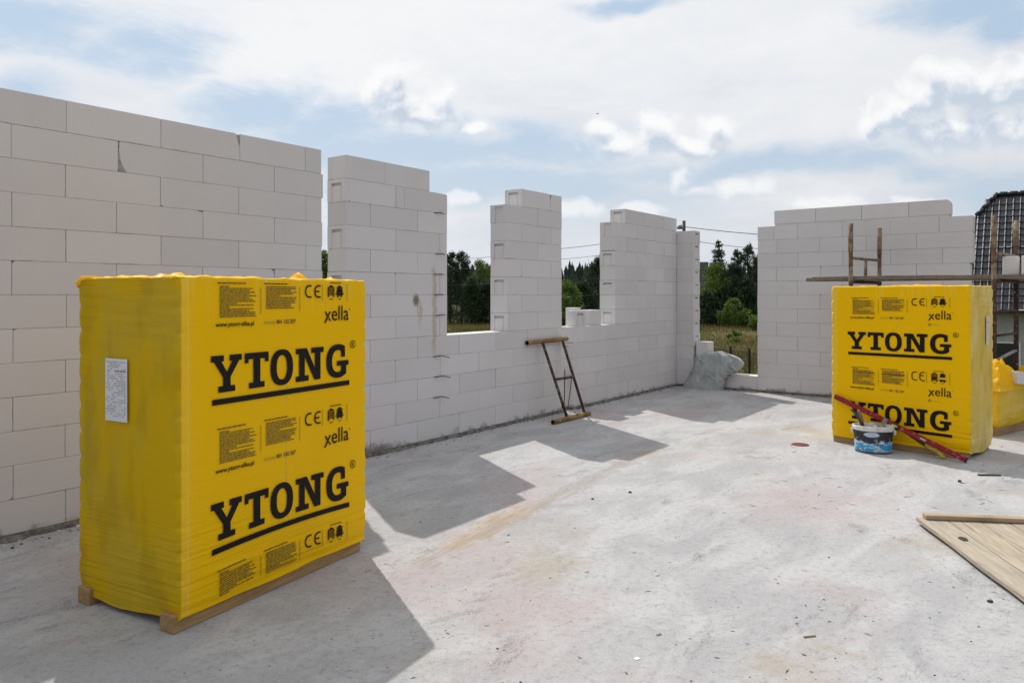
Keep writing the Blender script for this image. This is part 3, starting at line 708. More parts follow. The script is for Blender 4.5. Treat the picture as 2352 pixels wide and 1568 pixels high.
        if ok(d+.28):
            mb = MB(); z = d+.305
            # company word: crossed strokes, then rounded letters
            poly_mesh(mb, [[(.860,z-.017),(.872,z-.017),(.912,z+.042),(.900,z+.042)], [(.866,z+.042),(.877,z+.042),(.886,z+.024),(.880,z+.016)], [(.891,z+.006),(.896,z+.014),(.913,z-.008),(.902,z-.008)]], F)
            add_text(mb, 'ella', .918, z-.006, .130, F, .0, 1.12)
            poly_mesh(mb, ring(1.056, z+.052, .004, .004, .002, .002, n=10), F)
            mb.build('maker_lettering', INK, film, recalc=False)
            mb = MB(); add_text(mb, 'www.ytong-silka.pl', .182, d+.293, .216, F, .02); mb.build('web_address', INK, film, recalc=False)
            mb = MB(); add_text(mb, 'infolinia', .457, d+.296, .07, F, .0); mb.build('phone_caption', INK3, film, recalc=False)
            mb = MB(); add_text(mb, '801 122 227', .536, d+.296, .125, F, .03); mb.build('phone_number', INK2, film, recalc=False)
            if seed == 2:
                mb = MB(); poly_mesh(mb, [[(.862,d+.243),(.886,d+.243),(.889,d+.249),(.874,d+.266),(.859,d+.249)], ], F)
                poly_mesh(mb, [[(.893+i*.013,d+.247),(.903+i*.013,d+.247),(.903+i*.013,d+.2495),(.893+i*.013,d+.2495)] for i in range(6)], F); mb.build('recycling_mark', INK3, film, recalc=False)
    # delivery note under the end film
    for (face_x, ya, yb, za, zb) in papers:
        sg = -1 if face_x == 0 else 1; X = face_x+sg*.010
        mb = MB(); mb.add([(X,ya,za),(X,yb,za),(X,yb,zb),(X,ya,zb)], [(0,1,2,3)])
        pp = mb.build('delivery_note', PAPER, film, recalc=False)
        mb = MB(); rr = random.Random(3); h = zb-za; wd_ = yb-ya
        for q in range(24):
            z = zb-h*(.06+.9*q/24); x = ya+wd_*.06
            while x < yb-wd_*.1:
                l = rr.uniform(.006, .022)
                if rr.random() < .62: mb.add([(X+sg*.0015,x,z),(X+sg*.0015,min(x+l, yb-.004),z),(X+sg*.0015,min(x+l, yb-.004),z+h*(.022 if q == 4 else .008)),(X+sg*.0015,x,z+h*(.022 if q == 4 else .008))], [(0,1,2,3)])
                x += l+.004
        o = mb.build('note_text', simple('grey_toner', (.22,.22,.24), .7, var=.1, bump=0), film, recalc=False)
    # small white tears in the film where block corners show
    return t
AL = R(29.2); RZ1 = math.atan2(math.cos(AL), math.sin(AL))
def warp1(x, z):      # the lower half of the sheet was pulled out of true
    q = max(0, min(1, (.62-z)/.5)); return q*(-.028*(x-.5)**2*4+.018*(x-.3))
shrink_pallet('tall yellow film wrapped pallet nearest the camera, in front of the long wall', (-1.403, 3.135, 0), RZ1, END, .995, .645, (.995, .345, -.275), 1, warp1, .10,
              papers=((0, .335, .495, .865, 1.145),))
BE = R(45.5); FR = Vector((.617*6.42, 6.42, 0)); FLp = FR-1.2*Vector((math.cos(BE), -math.sin(BE), 0)); RZ2 = -BE
shrink_pallet('tall yellow film wrapped pallet under the scaffold plank with the red level leaning on it', FLp, RZ2, END2, .913, .66, (.913, .253, -.405), 2, lambda x, z: (-.02*x if z < .7 else 0), .105,
              papers=((1.2, .44, .53, .98, 1.235),))
# third pallet, opened, at the right edge
def open_pallet():
    Y = 7.5; org = Vector(((2293-1176)/FPX*Y, Y, 0)); rz = R(36)
    t = thing('wrapped_pallet', 'low opened pallet with torn yellow film heaped on top at the right edge', 'pallet load', org, rz, 'pallets of blocks in yellow film')
    L, W, ZT = 1.15, .75, .56
    for y in (.01, .32, .63):
        mb = MB(); mb.box(.01, L-.02, y, y+.09, 0, .085); mb.build('runner', PALLETW, t, bevel=.004)
    for i in range(6):
        mb = MB(); x = .02+i*.2; mb.box(x, x+.12, .02, W-.02, .0855, .106); mb.build('deck_board', PALLETW, t, bevel=.003)
    per = []
    for a, b, n in (((0,0),(L,0),44), ((L,0),(L,W),30), ((L,W),(0,W),30), ((0,W),(0,0),34)):
        for i in range(n): per.append(Vector((a[0]+(b[0]-a[0])*i/n, a[1]+(b[1]-a[1])*i/n)))
    n = len(per); ctr = Vector((L/2, W/2)); vs = []; fs = []; zs = [.075+.0161*i for i in range(30)]
    for j, z in enumerate(zs):
        for p in per:
            low = max(0, (.26-z)/.2); d = .014*noise.noise(Vector((p.x*4, p.y*4, z*26)))*(.4+low)+.010*noise.noise(Vector((p.x*6, p.y*6, z*4)))-.03*max(0, (.13-z)/.06)
            q = ctr+(p-ctr)*(1+d*2.0); vs.append((q.x, q.y, z+.012*noise.noise(Vector((p.x*5, p.y*5, 3)))*(j == 0)))
    for j in range(len(zs)-1):
        for i in range(n): fs.append((j*n+i, j*n+(i+1) % n, (j+1)*n+(i+1) % n, (j+1)*n+i))
    mb = MB(); mb.add(vs, fs); film = mb.build('film_wrap', END_OPEN, t, smooth=True, recalc=False)
    # block stack inside
    mb = MB()
    for i in range(2):
        for k in range(2): mb.box(.01+i*.57, .575+i*.57, .01, W-.01, .107+k*.2, .304+k*.2)
    mb.build('block_stack', BLOCK, t, bevel=.004)
    # heaped film
    mb = MB(); vs = []; NX, NY = 46, 34
    for j in range(NY+1):
        for i in range(NX+1):
            x = -.03+(L+.06)*i/NX; y = -.035+(W+.06)*j/NY
            e = min(i/7, (NX-i)/7, j/5, (NY-j)/5, 1)
            def rn(s_, q): return 1-abs(2*noise.noise(Vector((x*s_+q, y*s_, q*.7))))
            hump = .25*math.exp(-(((x-.10)/.16)**2+((y-.32)/.25)**2))+.14*math.exp(-(((x-.33)/.20)**2+((y-.05)/.2)**2))
            h = ZT-.10+(e**.6)*(.06+hump*(.55+.45*rn(2.6, 2))+.13*(rn(4.3, 7)-.3)+.085*(rn(9, 4)-.4)+.03*rn(19, 1))
            dy = -.03*(1-e)*rn(5, 9)
            vs.append((x+.03*noise.noise(Vector((x*7, y*7, 5))), y+dy+.03*noise.noise(Vector((x*7, y*7, 8))), h))
    fs = [(j*(NX+1)+i, j*(NX+1)+i+1, (j+1)*(NX+1)+i+1, (j+1)*(NX+1)+i) for j in range(NY) for i in range(NX)]
    mb.add(vs, fs); mb.build('loose_film', LOOSE, film, smooth=False, recalc=False)
    return t, org, rz
END_OPEN = mat_film('creased_yellow_film', C(.86,.56,.01), C(.9,.68,.16), 'end')
t3, o3, r3 = open_pallet()
M3 = Matrix.Translation(o3) @ Matrix.Rotation(r3, 4, 'Z') @ Matrix.Translation((.34, -.05, .515)) @ Matrix.Rotation(R(-6), 4, 'Z') @ Matrix.Rotation(R(7), 4, 'Y')
loose_block('broken white block lying in the torn yellow film at the right edge', M3 @ Matrix.Rotation(R(0), 4, 'X'), (.45,.2,.13), None, tint=.9)
# ------------------------------------------------------------------ leaning steel frame
def tube_part(name, pts, r, mat, parent, n=12, rr=None):
    mb = MB(); mb.tube(pts, rr or r, n); return mb.build(name, mat, parent, smooth=True)
def smooth_flat(o):
    pass
fr = thing('scaffold_trestle', 'rusty steel scaffold frame leaning on the wall with two cross tubes', 'scaffold frame', ORG_B, RZ_B)
def hollow(name, a, b, r, mat, parent, plug=RUST):
    a, b = Vector(a), Vector(b); mb = MB(); d = (b-a).normalized()
    mb.tube([a, a+d*.06, b-d*.06, b], [r]*4, 16, caps=False)
    mb.tube([a, a+d*.05], [r*.82]*2, 16, 1, caps=False); mb.tube([b-d*.05, b], [r*.82]*2, 16, 1, caps=False)
    for c_, s_ in ((a, 1), (b, -1)):
        u = d.cross(Vector((0,0,1))).normalized(); v = d.cross(u)
        ro = [c_+(u*math.cos(2*math.pi*k/16)+v*math.sin(2*math.pi*k/16))*r for k in range(16)]
        ri = [c_+(u*math.cos(2*math.pi*k/16)+v*math.sin(2*math.pi*k/16))*r*.82 for k in range(16)]
        mb.add(ro+ri, [(k, (k+1) % 16, (k+1) % 16+16, k+16) for k in range(16)], 1)
        q = c_+d*s_*.05; mb.add([q+(u*math.cos(2*math.pi*k/16)+v*math.sin(2*math.pi*k/16))*r*.82 for k in range(16)], [list(range(16))], 1)
    return mb.build(name, [mat, plug], parent, smooth=False)
hollow('cross_tube', (6.862,-.035,.885), (7.70,-.035,.893), .026, OCHRE, fr)
hollow('cross_tube', (6.84,-.40,.027), (7.62,-.40,.027), .027, OCHRE, fr)
def on_frame(u, q): return (u, -.06-(.375-.06)*q, .875-(.875-.035)*q)
for u0, u1 in ((7.14, 7.17), (7.565, 7.555)):
    tube_part('rail', [on_frame(u0, 0), on_frame((u0+u1)/2, .5), on_frame(u1, 1)], .0165, RUST, fr)
tube_part('mid_bar', [on_frame(7.165, .5), on_frame(7.55, .5)], .0165, RUST, fr)
# ------------------------------------------------------------------ scaffold
def scaffold(label, p1, p2, ztop, seed, lowbars=True):
    t = thing('scaffold_stand', label, 'scaffold', (p1.x, p1.y, 0), math.atan2(p2.y-p1.y, p2.x-p1.x), 'scaffold frames carrying the planks')
    W = (p2-p1).length
    for x in (0, W):
        mb = MB(); r = .026
        mb.tube([(x,0,0), (x,0,1.60), (x,0,1.602), (x,0,ztop-.35), (x,0,ztop-.349), (x,0,ztop)], [r,r,r*.93,r*.93,r*1.1,r*1.1] , 14)
        for i, v in enumerate(mb.v):
            if v[2] > 1.59: pass
        for i, f in enumerate(mb.f): mb.m[i] = 1 if min(mb.v[q][2] for q in f) >= 1.6 else 0
        mb.build('post', [RUST, RUSTY], t, smooth=True)
    mb = MB(); mb.tube([(0,0,ztop-.42), (W,0,ztop-.42)], .019, 12); mb.build('rail', RUSTY, t, smooth=True)
    mb = MB(); mb.tube([(W*.5,0,1.60), (W*.5,0,ztop-.43)], .020, 12); mb.build('stile', RUSTY, t, smooth=True)
    mb = MB(); mb.tube([(0,0,1.585), (W,0,1.585)], .02, 12); mb.build('bearer', RUST, t, smooth=True)
    for z in (1.25, .98): mb = MB(); mb.tube([(0,0,z), (W,0,z)], .016, 12); mb.build('rung', RUST, t, smooth=True)
    mb = MB(); mb.tube([(0,0,.70), (W,0,.78)], .018, 12); mb.build('rung', simple('galvanised_tube', (.30,.28,.28), .5, .4), t, smooth=True)
    for x in (0, W): mb = MB(); mb.box(x-.06, x+.06, -.06, .06, 0, .008); mb.build('base_plate', RUST, t)
    return t
A1 = Vector((.455*9.1, 9.1)); A2 = Vector((.4936*9.72, 9.72))
B1 = Vector((.6474*8.15, 8.15)); B2 = Vector((.6772*8.72, 8.72))
scaffold('rusty scaffold frame in front of the stepped wall, left end of the planks', A1, A2, 2.30, 1)
scaffold('mortar caked scaffold frame in front of the tiled roof, carrying white blocks', B1, B2, 2.30, 2)
# planks along wall C
def plank(label, c, along0, along1, wdt, z, sag, seed, group='planks on the scaffold'):
    n = 24; mb = MB(); d = Vector((C_, -S_)); nn = Vector((S_, C_)); vs = []
    for i in range(n+1):
        a = along0+(along1-along0)*i/n
        for (y, dz) in ((0,0),(wdt,0),(wdt,.045),(0,.045)):
            j = .006*noise.noise(Vector((a*3, y*5+seed, dz*40)))
            zz = z+dz+.010*math.sin(a*1.4+seed)*sag+j*.7
            p = c+d*a+nn*(y+j); vs.append((p.x, p.y, zz))
    fs = []
    for i in range(n):
        o = i*4
        for q in range(4): fs.append((o+q, o+(q+1) % 4, o+4+(q+1) % 4, o+4+q))
    fs += [(0,1,2,3), (n*4+3,n*4+2,n*4+1,n*4)]
    mb.add(vs, fs); o = mb.build('plank', PLANKW, bevel=.003); return tag(o, label, 'plank', group)
c0 = A1+(A2-A1)*.07
plank('front weathered scaffold plank with crumbling left end', c0, -.48, 3.3, .26, 1.606, 1, 1)
plank('middle scaffold plank behind the front plank, laid on the same frames', c0+Vector((S_,C_))*.275, -.42, 3.2, .24, 1.606, .5, 4)
plank('rear scaffold plank nearest the stepped wall, poking out farthest left', c0+Vector((S_,C_))*.535, -.70, 3.2, .20, 1.606, .3, 8)
d2 = Vector((C_, -S_)); n2 = Vector((S_, C_))
for i, (a, y, L, lab) in enumerate(((1.53, .12, .24, 'white block on the scaffold plank, left of the two in front of the tiled roof'), (1.71, .02, .24, 'white block on the scaffold plank, right of the two in front of the tiled roof'))):
    p = c0+d2*a+n2*y
    mb = MB(); mb.box(0, .155 if i == 0 else .24, 0, .5, 0, .205); o = mb.build('aerated_block', CLEAN, bevel=.005)
    o.location = (p.x, p.y, 1.653); o.rotation_euler = (0, 0, RZ_C+R(2 if i == 0 else -4)); tag(o, lab, 'building block', 'blocks on the scaffold')
# ------------------------------------------------------------------ bucket and tools
def bucket():
    m, t, b = newmat('printed_bucket_label'); co = t.coord(); x, y, z = t.xyz(co)
    a = t.noise(t.scale(co, (1, 1, 1.6)), 9, 5, .6, .8)
    zz = t.math('ADD', z, t.math('MULTIPLY', t.math('SUBTRACT', a, .5), .16))
    base = t.mix(t.ss(zz, .085, .10), C(.02,.30,.58), C(.014,.014,.018))
    wave = t.ss(t.noise(t.scale(co, (1, 1, 2.5)), 11, 5, .6, 1.2), .50, .58)
    base = t.mix(t.math('MULTIPLY', wave, t.ss(zz, .13, .10)), base, C(.55,.66,.74))
    base = t.mix(t.ss(z, .03, .012), base, C(.10,.11,.12))
    # pale oval badge, left blank apart from a light blue haze
    ex = t.math('DIVIDE', t.math('ADD', x, .02), .065); ez = t.math('DIVIDE', t.math('SUBTRACT', z, .172), .024)
    el = t.math('ADD', t.math('MULTIPLY', ex, ex), t.math('MULTIPLY', ez, ez))
    base = t.mix(t.math('MULTIPLY', t.ss(t.math('ADD', el, t.math('MULTIPLY', t.noise(co, 40, 4), .8)), 1.5, 1.1), t.ss(y, .02, -.02)), base, t.mix(t.noise(co, 30, 3), C(.12,.28,.55), C(.72,.78,.84)))
    base = t.mix(t.ss(t.noise(t.scale(co, (1, 1, .28)), 30, 6, .75), .57, .66, 0, .8), base, C(.62,.61,.60))
    t.set(b.inputs['Base Color'], base); b.inputs['Roughness'].default_value = .45
    white = simple('splashed_white_plastic', (.66,.645,.61), .6, var=.15, scale=26)
    grey = simple('dried_mortar', (.36,.345,.33), .95, var=.2, scale=30, bump=.7, bdist=.02)
    p = floor_pt(2013, 1040); sx, sy = .165, .130
    tt = thing('bucket', 'oval blue and black printed plastic bucket with white rim holding trowels', 'bucket', (p.x, p.y+.06, 0), R(-22))
    def lathe(prof, mat, name, inner=False, n=48):
        mb = MB(); vs = []
        for k, z in prof:
            for i in range(n): a = 2*math.pi*i/n; vs.append((sx*k*math.cos(a), sy*k*math.sin(a), z))
        fs = [(j*n+i, j*n+(i+1) % n, (j+1)*n+(i+1) % n, (j+1)*n+i) for j in range(len(prof)-1) for i in range(n)]
        mb.add(vs, fs); return mb
    mb = lathe([(.0,.003),(.90,.003),(.93,.008),(.935,.02),(1.0,.205),(1.0,.206)], m, 'b'); mb.build('tub', m, tt, smooth=True)
    mb = lathe([(1.005,.200),(1.06,.203),(1.065,.212),(1.065,.236),(1.055,.243),(1.0,.243),(.985,.238),(.975,.17),(.97,.14),(0.0,.145)], white, 'r'); mb.build('rim', white, tt, smooth=True)
    mb = lathe([(.968,.168),(.7,.176),(.4,.168),(.0,.182)], grey, 'c')
    for i, v in enumerate(mb.v): mb.v[i] = (v[0], v[1], v[2]+.012*noise.noise(Vector(v)*22))
    mb.build('mortar_fill', grey, tt, smooth=True)
    for s_ in (-1, 1):
        mb = MB(); mb.box(s_*sx*1.06-.012, s_*sx*1.06+.012, -.018, .018, .165, .205); mb.build('handle_ear', white, tt, bevel=.004)
    mb = MB(); pts = []
    for i in range(19):
        a = math.pi*i/18; pts.append((sx*1.10*math.cos(a), .150*math.sin(a)*.9+.0, .185-.055*math.sin(a)))
    mb.tube(pts, .0035, 6); mb.build('handle', REBAR, tt, smooth=True)
    base = Matrix.Translation((p.x, p.y+.06, 0)) @ Matrix.Rotation(R(-22), 4, 'Z')
    def tool(label, cat, name, parts, M):
        e = thing(name, label, cat); e.matrix_world = base @ M
        for nm, mbx, mt in parts: mbx.build(nm, mt, e, smooth=True)
    woodh = mat_wood('tool_handle_wood', (.25,.13,.06), (.34,.19,.09))
    dark = simple('worn_black_grip', (.06,.05,.045), .6)
    h = MB(); h.tube([(0,0,.10),(0,0,.115),(0,0,.16),(0,0,.21),(0,0,.222)], [.010,.015,.019,.017,.008], 10)
    bl = MB(); bl.tube([(0,0,0),(0,0,.10)], .006, 8); bl.prism([(-.05,-.02),(.05,-.02),(.035,.03),(-.035,.03)], -.001, .001)
    tool('wooden handled trowel standing in the bucket', 'trowel', 'trowel', [('handle', h, woodh), ('blade', bl, REBAR)], Matrix.Translation((-.055,.02,.165)) @ Matrix.Rotation(R(-18), 4, 'Y') @ Matrix.Rotation(R(6), 4, 'X'))
    h = MB(); h.tube([(0,0,.05),(-.006,0,.09),(-.022,0,.14),(-.052,0,.19),(-.07,0,.21)], [.010,.013,.013,.011,.007], 10)
    bl = MB(); bl.tube([(0,0,-.01),(0,0,.05)], .008, 8); bl.box(-.035, .035, -.004, .004, -.03, 0)
    tool('bent dark handled tool standing leftmost in the bucket', 'hand tool', 'hand_tool', [('handle', h, dark), ('head', bl, REBAR)], Matrix.Translation((-.085,-.005,.185)) @ Matrix.Rotation(R(-10), 4, 'Y'))
    bl = MB(); bl.prism([(-.075,-.03),(.075,-.03),(.06,.055),(.0,.085),(-.05,.05)], -.0015, .0015); h = MB(); h.tube([(.0,0,.0),(.0,.03,-.04)], .008, 8)
    tool('mortar covered trowel blade lying in the bucket', 'trowel', 'trowel', [('blade', bl, grey), ('handle', h, woodh)], Matrix.Translation((.055,.02,.185)) @ Matrix.Rotation(R(-25), 4, 'X') @ Matrix.Rotation(R(-12), 4, 'Y'))
bucket()
# spirit level leaning along the second pallet
def along2(a, off, z): return Vector((FLp.x+math.cos(BE)*a-math.sin(BE)*off, FLp.y-math.sin(BE)*a-math.cos(BE)*off, z))
red = mat_rust('worn_red_paint', (.34,.018,.030), (.27,.014,.022), (.42,.30,.29), .55, 16)
p_a = along2(.045, .022, .445); p_b = along2(1.20, .13, .024)
xd = (p_b-p_a); LL = xd.length; xd.normalize(); yd = Vector((math.sin(BE), math.cos(BE), 0)); yd = (yd-xd*yd.dot(xd)).normalized(); zd = xd.cross(yd)
if zd.z < 0: zd = -zd; yd = -yd
Ml = Matrix((xd, yd, zd)).transposed().to_4x4(); Ml.translation = p_a
lv = thing('spirit_level', 'long red spirit level leaning across the foot of the second yellow pallet', 'spirit level'); lv.matrix_world = Ml
mb = MB(); mb.box(.012, LL-.012, -.009, .009, -.0175, .0175)
mb.box(.012, LL-.012, -.0125, .0125, .018, .0215); mb.box(.012, LL-.012, -.0125, .0125, -.0215, -.018); mb.build('beam', red, lv, bevel=.0015)
blk = simple('black_plastic', (.025,.022,.022), .5); via = simple('lime_vial', (.55,.68,.05), .25, var=.05, bump=0); via2 = simple('pale_vial', (.52,.52,.28), .25, var=.05, bump=0)
for x0, x1 in ((0,.0115),(LL-.0115, LL)): mb = MB(); mb.box(x0, x1, -.0135, .0135, -.0225, .0225); mb.build('end_cap', blk, lv, bevel=.002)
for x, mt in ((LL*.49, via), (LL*.70, via2)):
    mb = MB(); mb.box(x-.04, x+.04, -.0145, .0145, -.0165, .0165); vb = mb.build('vial_housing', red if mt is via2 else blk, lv, bevel=.002)
    mb = MB(); mb.tube([(x-.026, -.0155, 0), (x+.026, -.0155, 0)], .009, 12); mb.build('vial', mt, vb, smooth=True)
mb = MB(); mb.box(LL*.40, LL*.43, -.015, .015, -.023, .023); mb.build('joint_sleeve', simple('grey_worn_metal', (.34,.30,.29), .5, .3), lv, bevel=.002)
# hand saw with yellow handle under the level
p_a = along2(.62, .05, .285); p_b = along2(.86, .085, .058)
sw = thing('hand_saw', 'dark bladed saw with a yellow handle hanging below the red level', 'hand saw')
pa, pb = along2(.60, .03, .225), along2(1.03, .09, .018); xd = (pb-pa); LS = xd.length; xd.normalize(); yd = Vector((math.sin(BE), math.cos(BE), 0)); yd = (yd-xd*yd.dot(xd)).normalized(); zd = xd.cross(yd)
if zd.z < 0: zd = -zd; yd = -yd
Ms = Matrix((xd, yd, zd)).transposed().to_4x4(); Ms.translation = pa; sw.matrix_world = Ms
mb = MB(); mb.prism([(0,-.006),(LS*.62,-.022),(LS*.62,.008),(0,.006)], -.002, .002); mb.build('blade', REBAR, sw)
mb = MB(); mb.tube([(LS*.60,0,-.006),(LS*.66,0,-.004),(LS*.76,0,.004),(LS*.88,0,-.002),(LS*.97,0,-.010),(LS,0,-.012)], [.012,.018,.0165,.018,.020,.010], 12)
mb.build('handle', simple('yellow_plastic', (.56,.43,.04), .5, var=.2, scale=30), sw, smooth=True)
# ------------------------------------------------------------------ formwork panel, bottom right
def panel():
    tip = floor_pt(2104, 1186, .045); e1 = floor_pt(2352, 1386, .03)-floor_pt(2112, 1203, .03); e1.z = 0; e1.normalize()
    x = Vector((-e1.y, e1.x, 0))
    if x.x < 0: x = -x
    rz = math.atan2(x.y, x.x)
    t = thing('formwork_panel', 'board panel of raw planks with an edge batten lying at the lower right', 'wooden panel', (tip.x, tip.y, .0), rz)
    r = random.Random(4)
    x0 = 0
    for i, wd_ in enumerate((.165, .19, .16, .2, .18)):
        mb = MB(); ny = 26; vs = []
        for j in range(ny+1):
            y = -1.72*j/ny
            wob = .008*noise.noise(Vector((y*3, i*5, 0))) if i == 0 else .002*noise.noise(Vector((y*3, i*5, 0)))
            zz = .020+.004*noise.noise(Vector((y*1.4, i, 2)))
            for (xx, z) in ((x0+wob,zz),(x0+wd_-.007,zz),(x0+wd_-.007,zz+.024),(x0+wob,zz+.024)): vs.append((xx, y, z))
        fs = []
        for j in range(ny):
            o = j*4
            for q in range(4): fs.append((o+q, o+(q+1) % 4, o+4+(q+1) % 4, o+4+q))
        fs += [(0,1,2,3), (ny*4+3,ny*4+2,ny*4+1,ny*4)]
        mb.add(vs, fs); b = mb.build('board', BOARDW, t, bevel=.002)
        if i == 0:
            # dark knot hole
            mb = MB(); mb.add([(x0+.095+.022*math.cos(q*.5236)+.004*math.sin(q*2.1), -.42+.036*math.sin(q*.5236), .0498) for q in range(12)], [list(range(12))]); mb.build('knot', simple('dark_knot', (.045,.028,.018), .8, var=.3), b, recalc=False)
        x0 += wd_
    mb = MB(); mb.box(.035, .95, -.062, -.002, .047, .074); bt = mb.build('batten', BATTW, t, bevel=.003)
    mb = MB(); mb.box(.03, .95, -1.60, -1.53, -.0, .0215); mb.build('batten', BATTW, t, bevel=.003)
    mb = MB(); mb.box(.06, .95, -.09, -.02, -.0, .0205); mb.build('batten', BATTW, t, bevel=.003)
panel()
# ------------------------------------------------------------------ small things on the slab
p = floor_pt(1838, 1021); mb = MB(); n = 28
vs = [(0,0,.006)] + [(.075*math.cos(2*math.pi*i/n)*(1+.04*noise.noise(Vector((i*.7,1,0)))), .075*math.sin(2*math.pi*i/n), .006) for i in range(n)] + [(.082*math.cos(2*math.pi*i/n), .082*math.sin(2*math.pi*i/n), .0005) for i in range(n)]
mb.add(vs, [(0,1+i,1+(i+1) % n) for i in range(n)]+[(1+i,1+n+i,1+n+(i+1) % n,1+(i+1) % n) for i in range(n)])
o = mb.build('pipe_cap', mat_rust('rust_red_cap', (.17,.032,.018), (.13,.026,.014), (.09,.04,.028), .5, 30)); o.location = (p.x, p.y, 0); tag(o, 'round rust red cap set flat in the slab', 'pipe cap')
def bit(name, label, cat, x, y, dims, rz, mat, group=None):
    p = floor_pt(x, y); mb = MB(); a, b, c_ = dims; mb.box(-a/2, a/2, -b/2, b/2, .0005, c_)
    for i, v in enumerate(mb.v): k = noise.noise(Vector((v[0]*31+x, v[1]*31+y, v[2]*50))); mb.v[i] = (v[0]*(1+.25*k), v[1]*(1-.2*k), max(.0005, v[2]*(1+.3*k)))
    o = mb.build(name, mat, bevel=min(a, b, c_)*.15); o.location = (p.x, p.y, 0); o.rotation_euler = (0, 0, rz); return tag(o, label, cat, group)
dk = simple('dark_scrap', (.06,.055,.05), .8, var=.3); wd = simple('splinter_wood', (.34,.24,.13), .85)
bit('strip', 'short dark strip lying in the shade before the second pallet', 'strip', 2273, 1092, (.17,.022,.012), R(-2), dk)
bit('stone', 'dark stone on the sunlit slab below the board panel', 'stone', 2274, 1382, (.024,.016,.010), R(20), dk, 'scattered stones')
bit('stone', 'dark stone in front of the shaded right hand slab', 'stone', 2204, 1106, (.04,.022,.014), R(60), dk, 'scattered stones')
bit('wood_chip', 'pale wood splinter near the bottom middle of the slab', 'wood chip', 1860, 1462, (.055,.008,.006), R(12), wd)
bit('paper_scrap', 'small white scrap at the bottom of the slab', 'scrap', 1463, 1512, (.024,.02,.002), R(30), CLEAN)
bit('stone', 'small dark stone beyond the tip of the second window shadow', 'stone', 1447, 1131, (.022,.018,.010), R(10), dk, 'scattered stones')
bit('stone', 'small dark stone between the two window shadows', 'stone', 1361, 1146, (.018,.015,.009), R(70), dk, 'scattered stones')
def debris():
    r = random.Random(11); mats = [simple('crumb_grey', (.30,.29,.28), .95), simple('crumb_dark', (.09,.08,.07), .95), simple('crumb_pale', (.62,.60,.57), .95)]
    mb = MB()
    def chip(x, y, s, mi):
        rx = [r.uniform(.6, 1.2) for _ in range(6)]; a = r.uniform(0, 6.28); sh = r.uniform(.35, .8)
        base = [(x+s*rx[i]*math.cos(a+i*1.047), y+s*rx[i]*.8*math.sin(a+i*1.047), .0006) for i in range(6)]
        tp = [(x+s*.6*rx[(i+2) % 6]*math.cos(a+i*1.047), y+s*.5*rx[i]*math.sin(a+i*1.047), s*sh) for i in range(6)]
        mb.add(base+tp, [list(range(6,12))]+[(i,(i+1) % 6,(i+1) % 6+6,i+6) for i in range(6)], mi)
    def splinter(x, y, L, mi):
        a = r.uniform(0, 3.14); dx, dy = math.cos(a)*L/2, math.sin(a)*L/2; w_ = r.uniform(.0015, .004); nx, ny = -math.sin(a)*w_, math.cos(a)*w_
        k = r.uniform(-.3, .3)*L
        mb.add([(x-dx,y-dy,.0008),(x+nx+ny*k,y+ny,.003),(x+dx,y+dy,.0008),(x-nx,y-ny,.0008)], [(0,1,2),(0,2,3)], mi)
    for _ in range(1500):
        px, py = r.uniform(300, 2352), 880+690*r.random()**1.5
        p = floor_pt(px, max(py, 880))
        if p.y > 11: continue
        s = .0016+.0055*r.random()**6
        chip(p.x, p.y, s, r.choice((0,0,1,2)))
    for _ in range(45):
        p = floor_pt(r.uniform(1700, 2352), r.uniform(1010, 1180)); splinter(p.x, p.y, r.uniform(.02, .11), 1)
    for _ in range(40):
        p = floor_pt(r.uniform(900, 2352), r.uniform(1150, 1566)); splinter(p.x, p.y, r.uniform(.01, .05), r.choice((1,1,0)))
    for _ in range(800):                         # crumbs fallen along the foot of the walls
        u = r.uniform(4.3, 10.9); v = -.02-abs(r.gauss(0, .10)); p = WB(u, v); chip(p.x, p.y, .002+.010*r.random()**4, r.choice((0,0,1,2)))
    for _ in range(500):
        u = r.uniform(.3, 4.0); v = -.02-abs(r.gauss(0, .08)); p = WC(u, v); chip(p.x, p.y, .003+.012*r.random()**3, r.choice((0,0,1,2)))
    for _ in range(260):
        u = r.uniform(1.5, 4.0); v = -.02-abs(r.gauss(0, .12)); p = WB(u, v); chip(p.x, p.y, .003+.012*r.random()**3, r.choice((0,0,1,2)))
    o = mb.build('debris', mats, recalc=False); tag(o, 'mortar crumbs, grit and splinters scattered over the slab', 'debris', kind='stuff')
debris()
